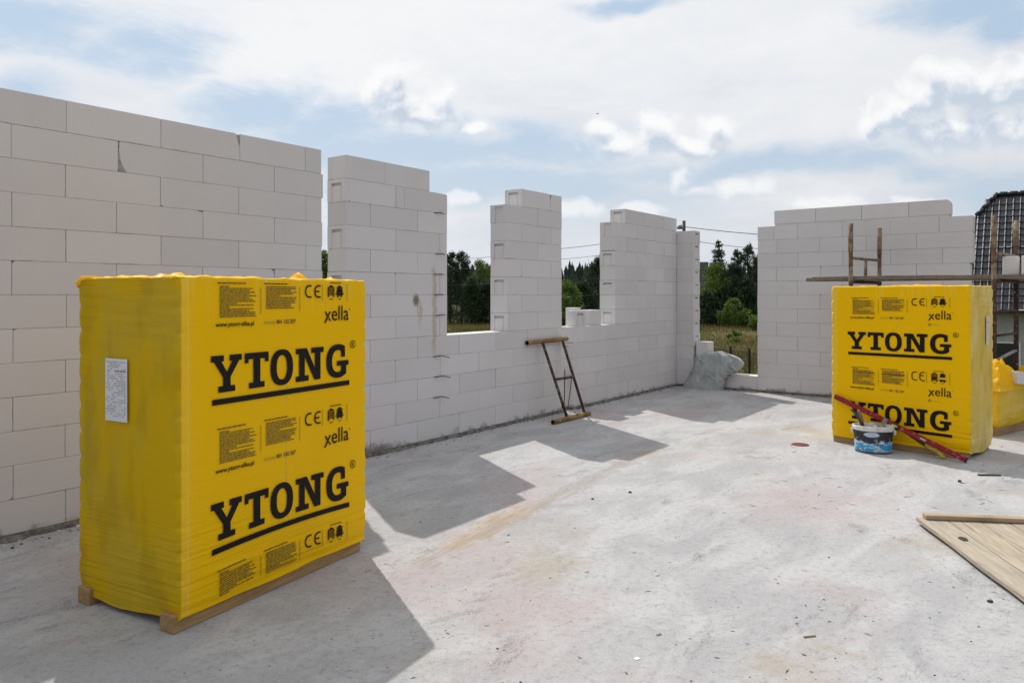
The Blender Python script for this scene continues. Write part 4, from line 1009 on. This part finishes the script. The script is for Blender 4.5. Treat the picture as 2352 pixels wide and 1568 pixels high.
# ------------------------------------------------------------------ covered heap in the corner
def heap():
    m, t, b = newmat('grey_green_sheet'); co = t.coord()
    f = t.noise(co, 5, 5, .6, .6); base = t.mix(t.ss(f, .35, .68), C(.31,.335,.335), C(.42,.445,.445))
    base = t.mix(t.ss(t.noise(t.vec('ADD', co, (4,2,1)), 3, 4), .58, .72, 0, .5), base, C(.30,.32,.36))
    t.set(b.inputs['Base Color'], base); b.inputs['Roughness'].default_value = .30
    t.set(b.inputs['Normal'], t.bump(t.math('ABSOLUTE', t.math('SUBTRACT', t.noise(t.scale(co, (1,1,.6)), 6, 3, .5, .8), .5)), .55, .04))
    # outline seen from the room: wide foot, leaning left side, square shoulder on the right
    prof_l = [(0,.0),(.03,.10),(.07,.22),(.12,.36),(.155,.44),(.17,.50)]
    nz, na = 60, 240; mb = MB(); vs = []; HT = .50
    def ring_pt(z, f):
        q = z/HT
        lx = .03+.20*q; fy = -.20+.17*q**1.3; rx = .655+.02*q
        bul = max(0, math.sin(max(0, min(1, (z-.22)/.30))*math.pi))**.7 if z > .22 else 0
        rbx = .70+.06*q+.17*bul; rby = .10+.12*bul if z > .25 else -.014; by = .16 if z > .25 else -.012
        cr = [(lx, .0 if z < .3 else .1), (lx+.015, fy*.55), (lx+.10, fy), (rx-.02, fy-.012), (rx+.02, fy+.02), (rbx, (fy+rby)*.5), (rbx-.01, rby), (.45, by)]
        n = len(cr); k = f*n; i0 = int(k) % n; s_ = k-int(k); a, b = cr[i0], cr[(i0+1) % n]
        return a[0]+(b[0]-a[0])*s_, a[1]+(b[1]-a[1])*s_
    for j in range(nz+1):
        z = HT*j/nz
        for i in range(na):
            f = i/na; p = [ring_pt(z, (f+d_) % 1.0) for d_ in (-.012, 0, .012)]
            x, y = sum(c[0] for c in p)/3, sum(c[1] for c in p)/3
            rg = lambda f_, o_: 1-abs(2*noise.noise(Vector((x*f_+o_, y*f_*1.5+o_*.3, z*f_*.7+o_))))
            dd = (.030*(rg(3.0, 7)-.65)+.020*(max(.75, rg(6.5, 2))-.8)*3+.010*noise.noise(Vector((x*9, y*9, z*9))))*min(1, .35+z*5)
            if .40 < f < .62: dd += .035*(max(.6, rg(8, 4))-.7)      # crumpled right shoulder
            x += dd*.5*(1 if x > .45 else -1); y -= dd
            if z < .245: y = min(y, -.013)
            vs.append((x, y, z+.010*noise.noise(Vector((x*6, y*6, 3)))*j/nz))
    fs = [(j*na+i, j*na+(i+1) % na, (j+1)*na+(i+1) % na, (j+1)*na+i) for j in range(nz) for i in range(na)]
    o = nz*na; prev = [o+i for i in range(na)]; cx, cy = .49, .05
    for q in (.93, .8, .6, .35, .12):
        cur = []
        for i in range(na):
            bx, by, bz = vs[o+i]; x = cx+(bx-cx)*q; y = cy+(by-cy)*q
            vs.append((x, y, .50+.055*(1-q**2)+.028*(1-abs(2*noise.noise(Vector((x*5, y*5, 9)))))*(1-q*q)+.006*noise.noise(Vector((x*14, y*14, 9)))-.05*max(0, .4-x))); cur.append(len(vs)-1)
        for i in range(na): fs.append((prev[i], prev[(i+1) % na], cur[(i+1) % na], cur[i]))
        prev = cur
    fs.append(tuple(prev)); mb.add(vs, fs)
    o = mb.build('covered_heap', m, smooth=True, recalc=False); o.location = ORG_C+Vector((C_, -S_, 0))*.10; o.rotation_euler = (0, 0, RZ_C)
    tag(o, 'heap under a crumpled grey green plastic sheet in the corner by the opening', 'covered heap')
    # loose hem hanging to the right over the low wall
    mb = MB(); vs = []; nx, nz = 30, 18
    for j in range(nz+1):
        for i in range(nx+1):
            s_ = i/nx; q = j/nz
            x = .62+.34*s_*(.35+.65*q)+.02*noise.noise(Vector((s_*3, q*3, 1))); 
            y = -.06-.12*(1-q)*(1-s_)-.012+.03*noise.noise(Vector((s_*4, q*4, 5)))
            z = .012+(.30-.07*s_)*q+.22*s_*(1-q)
            vs.append((x, min(y, -.02), z))
    fs = [(j*(nx+1)+i, j*(nx+1)+i+1, (j+1)*(nx+1)+i+1, (j+1)*(nx+1)+i) for j in range(nz) for i in range(nx)]
    mb.add(vs, fs); mb.build('sheet_hem', m, o, smooth=True, recalc=False)
heap()
# ------------------------------------------------------------------ terrain
def terrain():
    m, t, b = newmat('dry_meadow'); co = t.coord(); st = t.scale(co, (1, .55, 1))
    a = t.noise(st, .16, 6, .65); c_ = t.noise(t.vec('ADD', st, (31,5,0)), .09, 5, .6); f = t.noise(co, 2.4, 6, .75)
    base = t.mix(t.ss(a, .38, .62), C(.07,.095,.022), C(.13,.115,.042))
    base = t.mix(t.ss(c_, .5, .66, 0, .7), base, C(.19,.125,.06))
    base = t.mix(t.ss(f, .5, .75, 0, .6), base, C(.06,.075,.02))
    t.set(b.inputs['Base Color'], base); b.inputs['Roughness'].default_value = .95; b.inputs['Specular IOR Level'].default_value = .1
    t.set(b.inputs['Normal'], t.bump(f, .8, .3))
    mb = MB(); s = 2200; n = 60; vs = []
    for j in range(n+1):
        for i in range(n+1):
            x = -s+2*s*i/n; y = -600+3000*j/n; vs.append((x, y, GZ))
    fs = [(j*(n+1)+i, j*(n+1)+i+1, (j+1)*(n+1)+i+1, (j+1)*(n+1)+i) for j in range(n) for i in range(n)]
    mb.add(vs, fs); o = mb.build('ground', m, recalc=False); tag(o, 'dry grassy meadow stretching from the building to the trees', 'ground', kind='structure')
    # far wooded ridge
    hm = simple('forest_floor', (.03,.045,.02), .95, var=.3, scale=.1, bump=0)
    mb = MB(); vs = []; NX, NY = 130, 10
    def hz(x, y): 
        return GZ+max(0, math.sin(max(0, min(1, (y-260)/240))*math.pi/2))*(11+5*noise.noise(Vector((x*.006, 2, 0)))+3*noise.noise(Vector((x*.02, y*.01, 4))))-.2
    for j in range(NY+1):
        for i in range(NX+1):
            x = -640+1560*i/NX; y = 255+330*j/NY; vs.append((x, y, hz(x, y)))
    fs = [(j*(NX+1)+i, j*(NX+1)+i+1, (j+1)*(NX+1)+i+1, (j+1)*(NX+1)+i) for j in range(NY) for i in range(NX)]
    mb.add(vs, fs); o = mb.build('hills', hm, smooth=True, recalc=False); tag(o, 'low wooded ridge far beyond the meadow', 'hill', kind='structure')
    r = random.Random(21); mb = MB()
    for _ in range(3200):
        y = r.uniform(262, 520); x = y*r.uniform(-.95, 1.25); z = hz(x, y); h = r.uniform(8, 13); w_ = h*.2
        lev = 5
        for k in range(lev):
            q = k/lev; zb = z+h*(.12+.80*q); zt = zb+h*.30; rr = w_*(1-q*.8)
            a0 = r.uniform(0, 6.28); n = 6
            ring_ = [(x+rr*r.uniform(.7,1.2)*math.cos(a0+i*6.283/n), y+rr*r.uniform(.7,1.2)*math.sin(a0+i*6.283/n), zb+r.uniform(-.5,.3)) for i in range(n)]
            mb.add(ring_+[(x+r.uniform(-.2,.2), y, zt)], [(i, (i+1) % n, n) for i in range(n)], 0)
    o = mb.build('forest', mat_leaf('far_pine_needles', (.012,.028,.018), (.028,.055,.026), .1), recalc=False); tag(o, 'distant dark pine forest covering the far ridge', 'forest', kind='stuff')
    # meadow grass as thin blades in the part the openings show
    mb = MB(); r = random.Random(5)
    for _ in range(26000):
        Y = 34+76*r.random()**1.15; k = r.choice(((.245,.335),(-.095,-.02),(.06,.13))); X = Y*r.uniform(*k)
        pat = noise.noise(Vector((X*.13, Y*.07, 1))); 
        if r.random() < .25-pat*.6: continue
        h = r.uniform(.18, .55)*(1+.6*pat); w_ = r.uniform(.02, .05); a = r.uniform(0, 3.14); lx = r.uniform(-.18, .18)
        dx, dy = math.cos(a)*w_, math.sin(a)*w_
        mi = 0 if noise.noise(Vector((X*.10+9, Y*.06, 3))) > 0 else 1
        mb.add([(X-dx,Y-dy,GZ),(X+dx,Y+dy,GZ),(X+lx,Y,GZ+h)], [(0,1,2)], mi if r.random() < .8 else 1-mi)
    o = mb.build('meadow_grass', [mat_leaf('green_blades', (.06,.08,.018), (.13,.145,.035), .3), mat_leaf('straw_blades', (.12,.095,.036), (.22,.165,.07), .3)], recalc=False)
    tag(o, 'tall dry grass and weeds growing in the meadow', 'grass', kind='stuff')
terrain()
# ------------------------------------------------------------------ trees
BARK = simple('tree_bark', (.085,.065,.048), .95, var=.3, scale=6)
LEAVES = {'pine': mat_leaf('pine_needles', (.012,.027,.013), (.050,.088,.034), .2), 'spruce': mat_leaf('spruce_needles', (.020,.042,.014), (.060,.105,.034), .2),
          'broad': mat_leaf('broad_leaves', (.045,.085,.013), (.15,.23,.038), .4), 'bush': mat_leaf('bush_leaves', (.055,.095,.014), (.17,.26,.045), .35), 'blue': mat_leaf('blue_pine_needles', (.016,.036,.026), (.050,.085,.052), .18)}
def leafq(mb, p, s, r, asp=1.0):
    a = Vector((r.gauss(0,1), r.gauss(0,1), r.gauss(0,1))).normalized(); b = a.cross(Vector((r.gauss(0,1), r.gauss(0,1), r.gauss(0,1)))).normalized()
    a = a*s; b = b*s*.45*asp
    mb.add([p-a, p+b, p+a, p-b], [(0,1,2,3)])
def conifer(kind, label, X, Y, h, r0, seed, dens=1.0, start=.06, group=None, name=None):
    r = random.Random(seed); t = thing(name or 'pine_tree', label, 'tree', (X, Y, GZ), 0, group)
    tr = MB(); tr.tube([(0,0,-.1),(r.uniform(-.1,.1),0,h*.5),(0,r.uniform(-.1,.1),h*.98)], [h*.018, h*.011, .015], 8)
    mb = MB(); lv_ = int(h*2.0)
    for k in range(lv_):
        q = start+(1-start)*(k+r.random()*.6)/lv_; z = h*q; R_ = r0*((1-q)**.75*.95+.05)*(.75+.4*r.random())
        nb = r.randint(5, 8); a0 = r.uniform(0, 6.28)
        for i in range(nb):
            a = a0+i*6.283/nb+r.uniform(-.3, .3); L = R_*r.uniform(.6, 1.15); up = r.uniform(-.05, .35) if kind != 'spruce' else r.uniform(-.25, .1)
            tip = Vector((L*math.cos(a), L*math.sin(a), z+L*up))
            if L > .5: tr.tube([(0,0,z), tuple(tip*.5+Vector((0,0,z*.5))), tuple(tip)], [.03, .02, .008], 4, caps=False)
            nl = int((6+L*13)*dens)
            for _ in range(nl):
                s_ = r.random()**.6; p = Vector((0,0,z)).lerp(tip, s_)+Vector((r.gauss(0,.10+.10*L*s_), r.gauss(0,.10+.10*L*s_), r.gauss(0,.12)))
                leafq(mb, p, r.uniform(.10, .26), r, .8)
    for _ in range(24): leafq(mb, Vector((r.gauss(0,.06), r.gauss(0,.06), h*(.93+.09*r.random()))), .14, r, .5)
    tr.build('trunk', BARK, t, smooth=True); mb.build('crown', LEAVES[kind], t, recalc=False); return t
def broadleaf(kind, label, X, Y, h, rx, seed, name='leafy_tree', lo=.12, nclump=34, per=150, cat='tree', group=None):
    r = random.Random(seed); t = thing(name, label, cat, (X, Y, GZ), 0, group)
    tr = MB(); tr.tube([(0,0,-.1),(r.uniform(-.1,.1),0,h*.4),(0,0,h*.85)], [h*.02+.02, h*.013+.01, .015], 8); mb = MB()
    for _ in range(nclump):
        q = lo+(1-lo)*r.random(); prof = math.sin(min(1, (q-lo)/(1-lo)*.92+.08)*math.pi)**.6
        a = r.uniform(0, 6.28); d = rx*prof*math.sqrt(r.random())*.95; c = Vector((d*math.cos(a), d*math.sin(a), h*q)); cr = rx*r.uniform(.22, .42)
        tr.tube([(0,0,max(.2, c.z-d*.8)), tuple(c*.6+Vector((0,0,c.z*.35))), tuple(c)], [.035, .022, .008], 4, caps=False)
        for _ in range(per):
            v = Vector((r.gauss(0,1), r.gauss(0,1), r.gauss(0,.8))); v = v.normalized()*cr*r.random()**.33
            leafq(mb, c+v, r.uniform(.07, .16), r, 1.1)
    tr.build('trunk', BARK, t, smooth=True); mb.build('crown', LEAVES[kind], t, recalc=False); return t
def pine(kind, label, X, Y, h, rx, seed, nclump=60, per=120, group=None):
    r = random.Random(seed); t = thing('pine_tree', label, 'tree', (X, Y, GZ), 0, group)
    tr = MB(); tr.tube([(0,0,-.1),(r.uniform(-.15,.15),0,h*.5),(0,r.uniform(-.1,.1),h*.97)], [h*.018, h*.011, .02], 8); mb = MB()
    for c_ in range(nclump):
        q = .05+.93*(c_+r.random())/nclump; prof = (1-q)**.55*(.55+.45*min(1, q*5)); a = r.uniform(0, 6.28)
        d = rx*prof*r.uniform(.35, 1.0); c = Vector((d*math.cos(a), d*math.sin(a), h*q)); cr = rx*(.16+.24*(1-q))*r.uniform(.8, 1.25)
        tr.tube([(0,0,max(.2, c.z-d*.35)), tuple(c)], [.04, .01], 4, caps=False)
        for _ in range(per):
            v = Vector((r.gauss(0,1), r.gauss(0,1), r.gauss(0,.75))); v = v.normalized()*cr*r.random()**.4
            leafq(mb, c+v, r.uniform(.10, .24), r, .6)
        # upright candles of new growth
        for _ in range(3):
            b = c+Vector((r.gauss(0,cr*.5), r.gauss(0,cr*.5), cr*.7)); l = r.uniform(.25, .6)
            for k in range(5): leafq(mb, b+Vector((r.gauss(0,.03), r.gauss(0,.03), l*k/5)), .10, r, .6)
    for k in range(20): leafq(mb, Vector((r.gauss(0,.05), r.gauss(0,.05), h*(.95+.05*k/20))), .15, r, .5)
    tr.build('trunk', BARK, t, smooth=True); mb.build('crown', LEAVES[kind], t, recalc=False); return t
def at(px, Y): return (px-1176)/FPX*Y
def hgt(ytop, Y): return HE-(ytop-677)/FPX*Y-GZ
conifer('spruce', 'tallest mid green feathery tree seen left through the corner opening', at(1650, 108), 108, hgt(553, 108), 3.2, 31, 1.7, name='spruce_tree')
broadleaf('broad', 'yellow green leafy tree in front of the tallest tree in the corner opening', at(1641, 102), 102, hgt(612, 102), 2.7, 32, nclump=60)
pine('pine', 'dark pine with a pointed crown at the right of the corner opening', at(1717, 106), 106, hgt(562, 106), 2.7, 33)
pine('blue', 'blue green bushy pine in the middle of the corner opening', at(1684, 101), 101, hgt(606, 101), 3.0, 34, 80)
pine('pine', 'dark low pine half hidden at the left foot of the corner opening', at(1625, 99), 99, hgt(672, 99), 2.4, 35)
pine('pine', 'dark pine beside the stepped wall edge in the corner opening', at(1745, 103), 103, hgt(585, 103), 2.8, 36)
pine('pine', 'thin dark pine behind the bushy ones in the corner opening', at(1694, 116), 116, hgt(572, 116), 2.2, 37, 44)
pine('pine', 'broad dark pine low at the right of the corner opening', at(1712, 99), 99, hgt(640, 99), 3.0, 48, 70)
pine('pine', 'wide dark pine low in the middle behind the bright bush', at(1668, 100), 100, hgt(655, 100), 3.0, 53, 70)
broadleaf('bush', 'bright green bush at the meadow edge in the corner opening', at(1683, 95), 95, hgt(690, 95), 1.8, 38, 'bush', .02, 34, 120, 'bush')
broadleaf('bush', 'light green sapling against the edge of the stepped wall', at(1742, 88), 88, hgt(722, 88), 1.5, 39, 'bush', .02, 20, 130, 'bush')
broadleaf('bush', 'small pale green weed clump out in the middle of the meadow', at(1688, 66), 66, .9, .7, 40, 'bush', .02, 10, 36, 'bush')
pine('pine', 'dark pine at the left edge of the first window gap', at(1034, 110), 110, hgt(580, 110), 3.0, 41, 70)
pine('pine', 'dark pine with an open tip in the first window gap', at(1060, 114), 114, hgt(578, 114), 3.0, 42, 64)
broadleaf('broad', 'sunlit leafy tree at the right of the first window gap', at(1104, 112), 112, hgt(602, 112), 2.7, 43, nclump=44)
pine('pine', 'lower dark pine in front in the first window gap', at(1082, 106), 106, hgt(640, 106), 3.0, 44, 70)
pine('pine', 'lowest dark pine beside the second pier in the first window gap', at(1118, 107), 107, hgt(648, 107), 2.7, 49, 64)
pine('pine', 'dark pine at the right side of the second window gap', at(1372, 120), 120, hgt(592, 120), 3.6, 45, 80)
pine('pine', 'tall dark pine touching the tall pier in the second window gap', at(1405, 125), 125, hgt(578, 125), 3.4, 46, 80)
pine('pine', 'middle dark pine lower down in the second window gap', at(1342, 112), 112, hgt(648, 112), 3.2, 50, 70)
broadleaf('broad', 'light green leafy tree at the left of the second window gap', at(1302, 96), 96, hgt(652, 96), 2.2, 47, nclump=44)
broadleaf('broad', 'small grey green tree right of the loose sill blocks', at(1392, 95), 95, hgt(690, 95), 1.8, 51, nclump=30)
broadleaf('broad', 'leafy tree showing as a sliver between the long wall and the first pier', at(746, 60), 60, hgt(585, 60), 1.8, 52, nclump=34)
# ------------------------------------------------------------------ fence beyond the slab
def fence():
    t = thing('wire_fence', 'black wire mesh fence with square posts beyond the low wall', 'fence'); bk = simple('black_coated_steel', (.012,.013,.012), .5)
    a = Vector((at(1630, 37), 37, GZ)); b = Vector((at(1800, 32.5), 32.5, GZ)); n = 3; xs = []
    pts = [Vector((at(x, Y), Y, GZ)) for x, Y in ((1636, 37.3), (1678, 36), (1721, 34.6), (1766, 33.2))]
    for p in pts:
        h = 1.75; mb = MB(); mb.box(p.x-.045, p.x+.045, p.y-.045, p.y+.045, GZ, GZ+h); mb.build('post', bk, t)
    for p, q in zip(pts, pts[1:]):
        mb = MB(); L = (q-p).length; d = (q-p)/L
        for i in range(int(L/.05)): c = p+d*(0.05*i+.03); mb.tube([(c.x,c.y,GZ+.05),(c.x,c.y,GZ+1.62)], .0038, 3, caps=False)
        for k in range(9): z = GZ+.06+k*.195; mb.tube([(p.x,p.y,z),(q.x,q.y,z)], .004, 3, caps=False)
        mb.build('mesh_panel', bk, t)
fence()
# ------------------------------------------------------------------ utility pole and wires
def pole():
    Y = 49; X = at(1571, Y); zt = HE+(677-507)/FPX*Y
    t = thing('utility_pole', 'dark wooden utility pole with a street lamp rising behind the corner', 'utility pole', (X, Y, GZ))
    h = zt-GZ; tar = simple('tarred_pole', (.05,.055,.05), .85, var=.3, scale=3)
    mb = MB(); mb.tube([(0,0,0),(0,0,h)], [.14, .105], 12); mb.build('post', tar, t, smooth=True)
    lamp = simple('lamp_housing', (.30,.31,.28), .5); mb = MB()
    mb.tube([(-.10,0,h-.55),(-.22,-.02,h-.50)], .03, 8); mb.build('arm', lamp, t, smooth=True)
    mb = MB(); mb.tube([(-.14,0,h-.50),(-.22,-.02,h-.36),(-.30,-.03,h-.40),(-.40,-.04,h-.47),(-.46,-.05,h-.52)], [.05,.11,.14,.11,.04], 12); hd = mb.build('lamp_head', lamp, t, smooth=True)
    mb = MB(); mb.tube([(-.29,-.03,h-.565),(-.29,-.03,h-.535),(-.29,-.03,h-.50)], [.05,.10,.12], 12); mb.build('lamp_glass', simple('dark_glass', (.10,.09,.07), .2), hd, smooth=True)
    for dz in (.42, .56): mb = MB(); mb.tube([(.0,-.10,h-dz),(.0,-.16,h-dz)], .035, 8); mb.build('insulator', lamp, t, smooth=True)
    bk = simple('black_cable', (.015,.015,.017), .6)
    def wire(label, pts, r=.012):
        P = [pix(x, y, q) for x, y, q in pts]; mb = MB(); V = []
        for i in range(len(P)-1):
            n = 12
            for k in range(n): s_ = k/n; v = P[i].lerp(P[i+1], s_); v.z -= .03*math.sin(math.pi*s_); V.append(v)
        V.append(P[-1]); mb.tube(V, r, 5); tag(mb.build('overhead_wire', bk, smooth=True), label, 'wire', 'overhead wires')
    wire('upper overhead wire running right from the pole over the corner opening', [(1573, 521, 48.9), (1738, 538, 47), (1900, 556, 45)], .022)
    wire('lower overhead wire crossing the treetops in the corner opening', [(1558, 546, 49), (1607, 555.5, 49), (1738, 571, 47), (1900, 590, 45)], .017)
    wire('upper overhead wire falling left from the pole behind the piers', [(1569, 531, 48.9), (1404, 557, 58), (1290, 571, 66), (1127, 590, 80), (1064, 594, 88), (860, 612, 110)], .022)
    wire('lower overhead wire falling left from the pole through the window gaps', [(1569, 556, 48.9), (1404, 583, 58), (1290, 595, 66), (1127, 610, 80), (1030, 621, 90), (860, 640, 110)], .017)
    wire('faint low cable crossing the second window gap before the trees', [(1500, 668, 56), (1404, 674, 58), (1292, 680, 62), (1127, 651, 66), (1030, 655.5, 68)], .008)
pole()
# ------------------------------------------------------------------ neighbour house with black tiles
TILE = simple('black_glazed_tile', (.030,.034,.044), .33, var=.35, scale=3, bump=.08, spec=.5)
def tiled(mb, o, ax, up, w_, L, cutfn=None, tw=.25, th=.34):
    """pantile sheet: ax along the eave, up along the slope; normal = ax x up"""
    nrm = ax.cross(up).normalized(); ns = 10; cols = int(w_/tw); rows = int(L/th)
    prof = [(q/ns, (.045*math.sin(math.pi*min(1, q/ns/.38))**.8 if q/ns < .38 else .012*math.sin((q/ns-.38)/.62*math.pi)-.006)) for q in range(ns+1)]
    for rr_ in range(rows):
        s0, s1 = rr_*th, (rr_+1)*th+.03
        for c_ in range(cols):
            if cutfn and not cutfn(c_*tw+tw/2, s0+th*.4): continue
            vs = []
            for (a, h) in prof:
                b_ = o+ax*(c_*tw+a*tw)
                vs += [b_+up*s0+nrm*(h+.020), b_+up*s0+nrm*(h+.052), b_+up*s1+nrm*(h+.018)]
            fs = []
            for q in range(ns): i = q*3; fs += [(i, i+3, i+4, i+1), (i+1, i+4, i+5, i+2)]
            mb.add(vs, fs)
def house():
    E = Vector((18.47, 30, .82)); ax = Vector((C_, -S_, 0)); ho = Vector((S_, C_, 0))
    t = thing('neighbour_house', 'house with a steep black tiled half hipped roof at the right', 'house', (E.x, E.y, GZ), RZ_C)
    sl = R(55); up = Vector((0, math.cos(sl), math.sin(sl))); X = Vector((1,0,0)); ez = E.z-GZ
    Lr = 3.446/math.cos(sl); cut = 2.80/math.cos(sl)
    m0 = .68
    mb = MB(); tiled(mb, Vector((0,0,ez)), X, up, 8.0, Lr, lambda a, s_: (a > (s_-cut)/(Lr-cut)*m0-.05) if s_ > cut else True)
    # back slope as a plain tiled sheet
    up2 = Vector((0, -math.cos(sl), math.sin(sl))); ridge_y = 3.446; rz_ = ez+Lr*math.sin(sl)
    mb.add([(m0,ridge_y,rz_-.01),(8,ridge_y,rz_-.01),(8,2*ridge_y,ez),(0,2*ridge_y,ez),(0,2*ridge_y-2.8,ez+cut*math.sin(sl))], [(0,1,2,3,4)])
    # half hip
    mb.add([(0,2.80,ez+cut*math.sin(sl)),(m0,ridge_y,rz_-.012),(0,2*ridge_y-2.8,ez+cut*math.sin(sl))], [(0,1,2)])
    # boarding under the tiles
    mb.add([Vector((0,0,ez)), Vector((8,0,ez)), Vector((8,ridge_y,rz_))-Vector((0,0,.03)), Vector((m0,ridge_y,rz_))-Vector((0,0,.03)), Vector((0,2.8,ez+cut*math.sin(sl)-.02))], [(0,1,2,3,4)])
    roof = mb.build('roof', TILE, t, recalc=False)
    # ridge and hip tiles
    mb = MB()
    def caps(a, b):
        a, b = Vector(a), Vector(b); n = max(2, int((b-a).length/.36)); d = (b-a)/n
        for i in range(n): mb.tube([a+d*i, a+d*(i+1.08)], [.115, .095], 10)
    caps((0.0,2.80,ez+cut*math.sin(sl)+.05), (m0,ridge_y,rz_+.05)); caps((m0,ridge_y,rz_+.05), (8,ridge_y,rz_+.05)); caps((0,2*ridge_y-2.8,ez+cut*math.sin(sl)+.05), (m0,ridge_y,rz_+.05))
    mb.build('ridge_tiles', TILE, roof, smooth=True)
    mb = MB(); mb.tube([(-.05,-.02,ez-.02), (-.05+0,2.82,ez+cut*math.sin(sl)-.02)], .06, 8); mb.build('verge', TILE, roof, smooth=True)
    mb = MB(); mb.tube([(0,.9,ez+1.36), (8,.9,ez+1.36)], .018, 6)
    mb.tube([(0,1.75,ez+2.58), (8,1.75,ez+2.58)], .018, 6); mb.build('snow_guard', TILE, roof, smooth=True)
    # walls with gable
    pl = simple('sage_render', (.34,.37,.34), .9, var=.06, scale=5)
    mb = MB(); a, b_ = .45, 2*ridge_y-.45; g = cut*math.sin(sl)*.93
    mb.add([(.3,a,0),(.3,b_,0),(.3,b_,ez+.35),(.3,ridge_y+.9,ez+g),(.3,ridge_y-.9,ez+g),(.3,a,ez+.35)], [(0,1,2,3,4,5)])
    mb.box(.301, 7.9, a, b_, 0, ez+.34); mb.build('wall', pl, t)
    mb = MB(); mb.box(0, 8, .02, .44, ez-.10, ez-.06); mb.build('eave_board', TILE, t)
    gd = simple('dark_gutter', (.018,.02,.022), .4)
    mb = MB(); mb.tube([(-.05,-.09,ez-.03), (8,-.09,ez-.03)], .075, 10); gu = mb.build('gutter', gd, t, smooth=True)
    mb = MB(); q = 2.35; mb.tube([(q,-.09,ez-.08),(q,-.09,ez-.22),(q+.05,.18,ez-.62),(q+.05,.37,ez-.80),(q+.05,.37,.05)], .055, 10); mb.build('downpipe', gd, gu, smooth=True)
    mb = MB(); mb.box(.6, 1.6, a-.012, a+.02, .9, 2.3); wn = mb.build('window', simple('dark_window_glass', (.03,.035,.04), .1, var=.05, bump=0), t)
    mb = MB()
    for z0, z1 in ((.84,.90),(2.3,2.36)): mb.box(.54, 1.66, a-.03, a+.01, z0, z1)
    for x0, x1 in ((.54,.60),(1.6,1.66)): mb.box(x0, x1, a-.03, a+.01, .90, 2.3)
    mb.build('frame', simple('white_frame', (.7,.7,.7), .5), wn)
house()
def far_house(label, X, Y, rz, w_, d_, hw, hr, roofm, wallm):
    t = thing('distant_house', label, 'house', (X, Y, GZ), rz); mb = MB(); mb.box(-w_/2, w_/2, -d_/2, d_/2, 0, hw)
    mb.prism([(-w_/2+.01,hw+.005),(w_/2-.01,hw+.005),(0,hw+hr-.15)], -d_/2+.002, d_/2-.002); mb.build('wall', wallm, t)
    mb = MB(); e = .45; k = hr/(w_/2)
    for s_ in (-1, 1):
        a = Vector((0,0,hw+hr)); b = Vector((s_*(w_/2+e),0,hw-k*e)); y0, y1 = -d_/2-.4, d_/2+.4; n = 14; 
        for i in range(n):
            p, q = a.lerp(b, i/n), a.lerp(b, (i+1)/n)
            mb.add([(p.x,y0,p.z+.0),(p.x,y1,p.z),(q.x,y1,q.z+.07),(q.x,y0,q.z+.07),(q.x,y1,q.z),(q.x,y0,q.z)], [(0,1,2,3),(3,2,4,5)])
    mb.build('roof', roofm, t)
    for x in (-w_*.25, w_*.25): mb = MB(); mb.box(x-.5, x+.5, -d_/2-.02, -d_/2+.05, 1.0, 2.2); mb.build('window', simple('far_glass', (.03,.035,.04), .15, bump=0), t)
pale = simple('pale_render', (.55,.52,.46), .9)
far_house('small distant house with a dark gabled roof among trees in the second window gap', at(1305, 150), 150, R(12), 3.6, 6, 1.6, 2.3, simple('slate_roof', (.05,.055,.065), .5), pale)
far_house('distant house with a glinting tiled roof behind the tree in the corner opening', at(1572, 118), 118, R(75), 7, 6.5, 4.0, 5.4, TILE, pale)
# ------------------------------------------------------------------ bird
def bird():
    Y = 70; p = pix(1372, 262, Y); mb = MB()
    mb.tube([(-.20,0,0),(-.12,0,.005),(0,0,.01),(.12,0,.02),(.19,0,.03),(.23,0,.025)], [.012,.04,.06,.05,.035,.006], 10)
    mb.v = [tuple(q*.55 for q in v) for v in mb.v]
    b = mb.build('bird', simple('dark_feathers', (.03,.03,.032), .8)); b.location = p; b.rotation_euler = (0, 0, R(200)); tag(b, 'tiny dark bird gliding high above the cumulus clouds', 'bird')
    for s_ in (-1, 1):
        mb = MB(); prof = [(.10,0,.02,.0),(.0,s_*.0,.02,.0)]
        vs = []
        for i in range(7):
            q = i/6; y = s_*(.04+.42*q); ch = .13*(1-q)**.6+.01; xo = .05-.10*q; z = .02+.16*q-.10*q*q
            vs += [(xo+ch/2, y, z), (xo-ch/2, y, z-.005), (xo, y, z+.012*(1-q))]
        fs = []
        for i in range(6):
            o = i*3
            for a, c in ((0,2),(2,1),(1,0)): fs.append((o+a, o+c, o+3+c, o+3+a))
        fs += [(0,1,2), (18,20,19)]; mb.add([tuple(q*.55 for q in v) for v in vs], fs); mb.build('wing', b.data.materials[0], b)
    mb = MB(); mb.prism([(-.187,-.002),(-.105,-.004),(-.105,.004)], -.028, .028); mb.build('tail', b.data.materials[0], b)
bird()
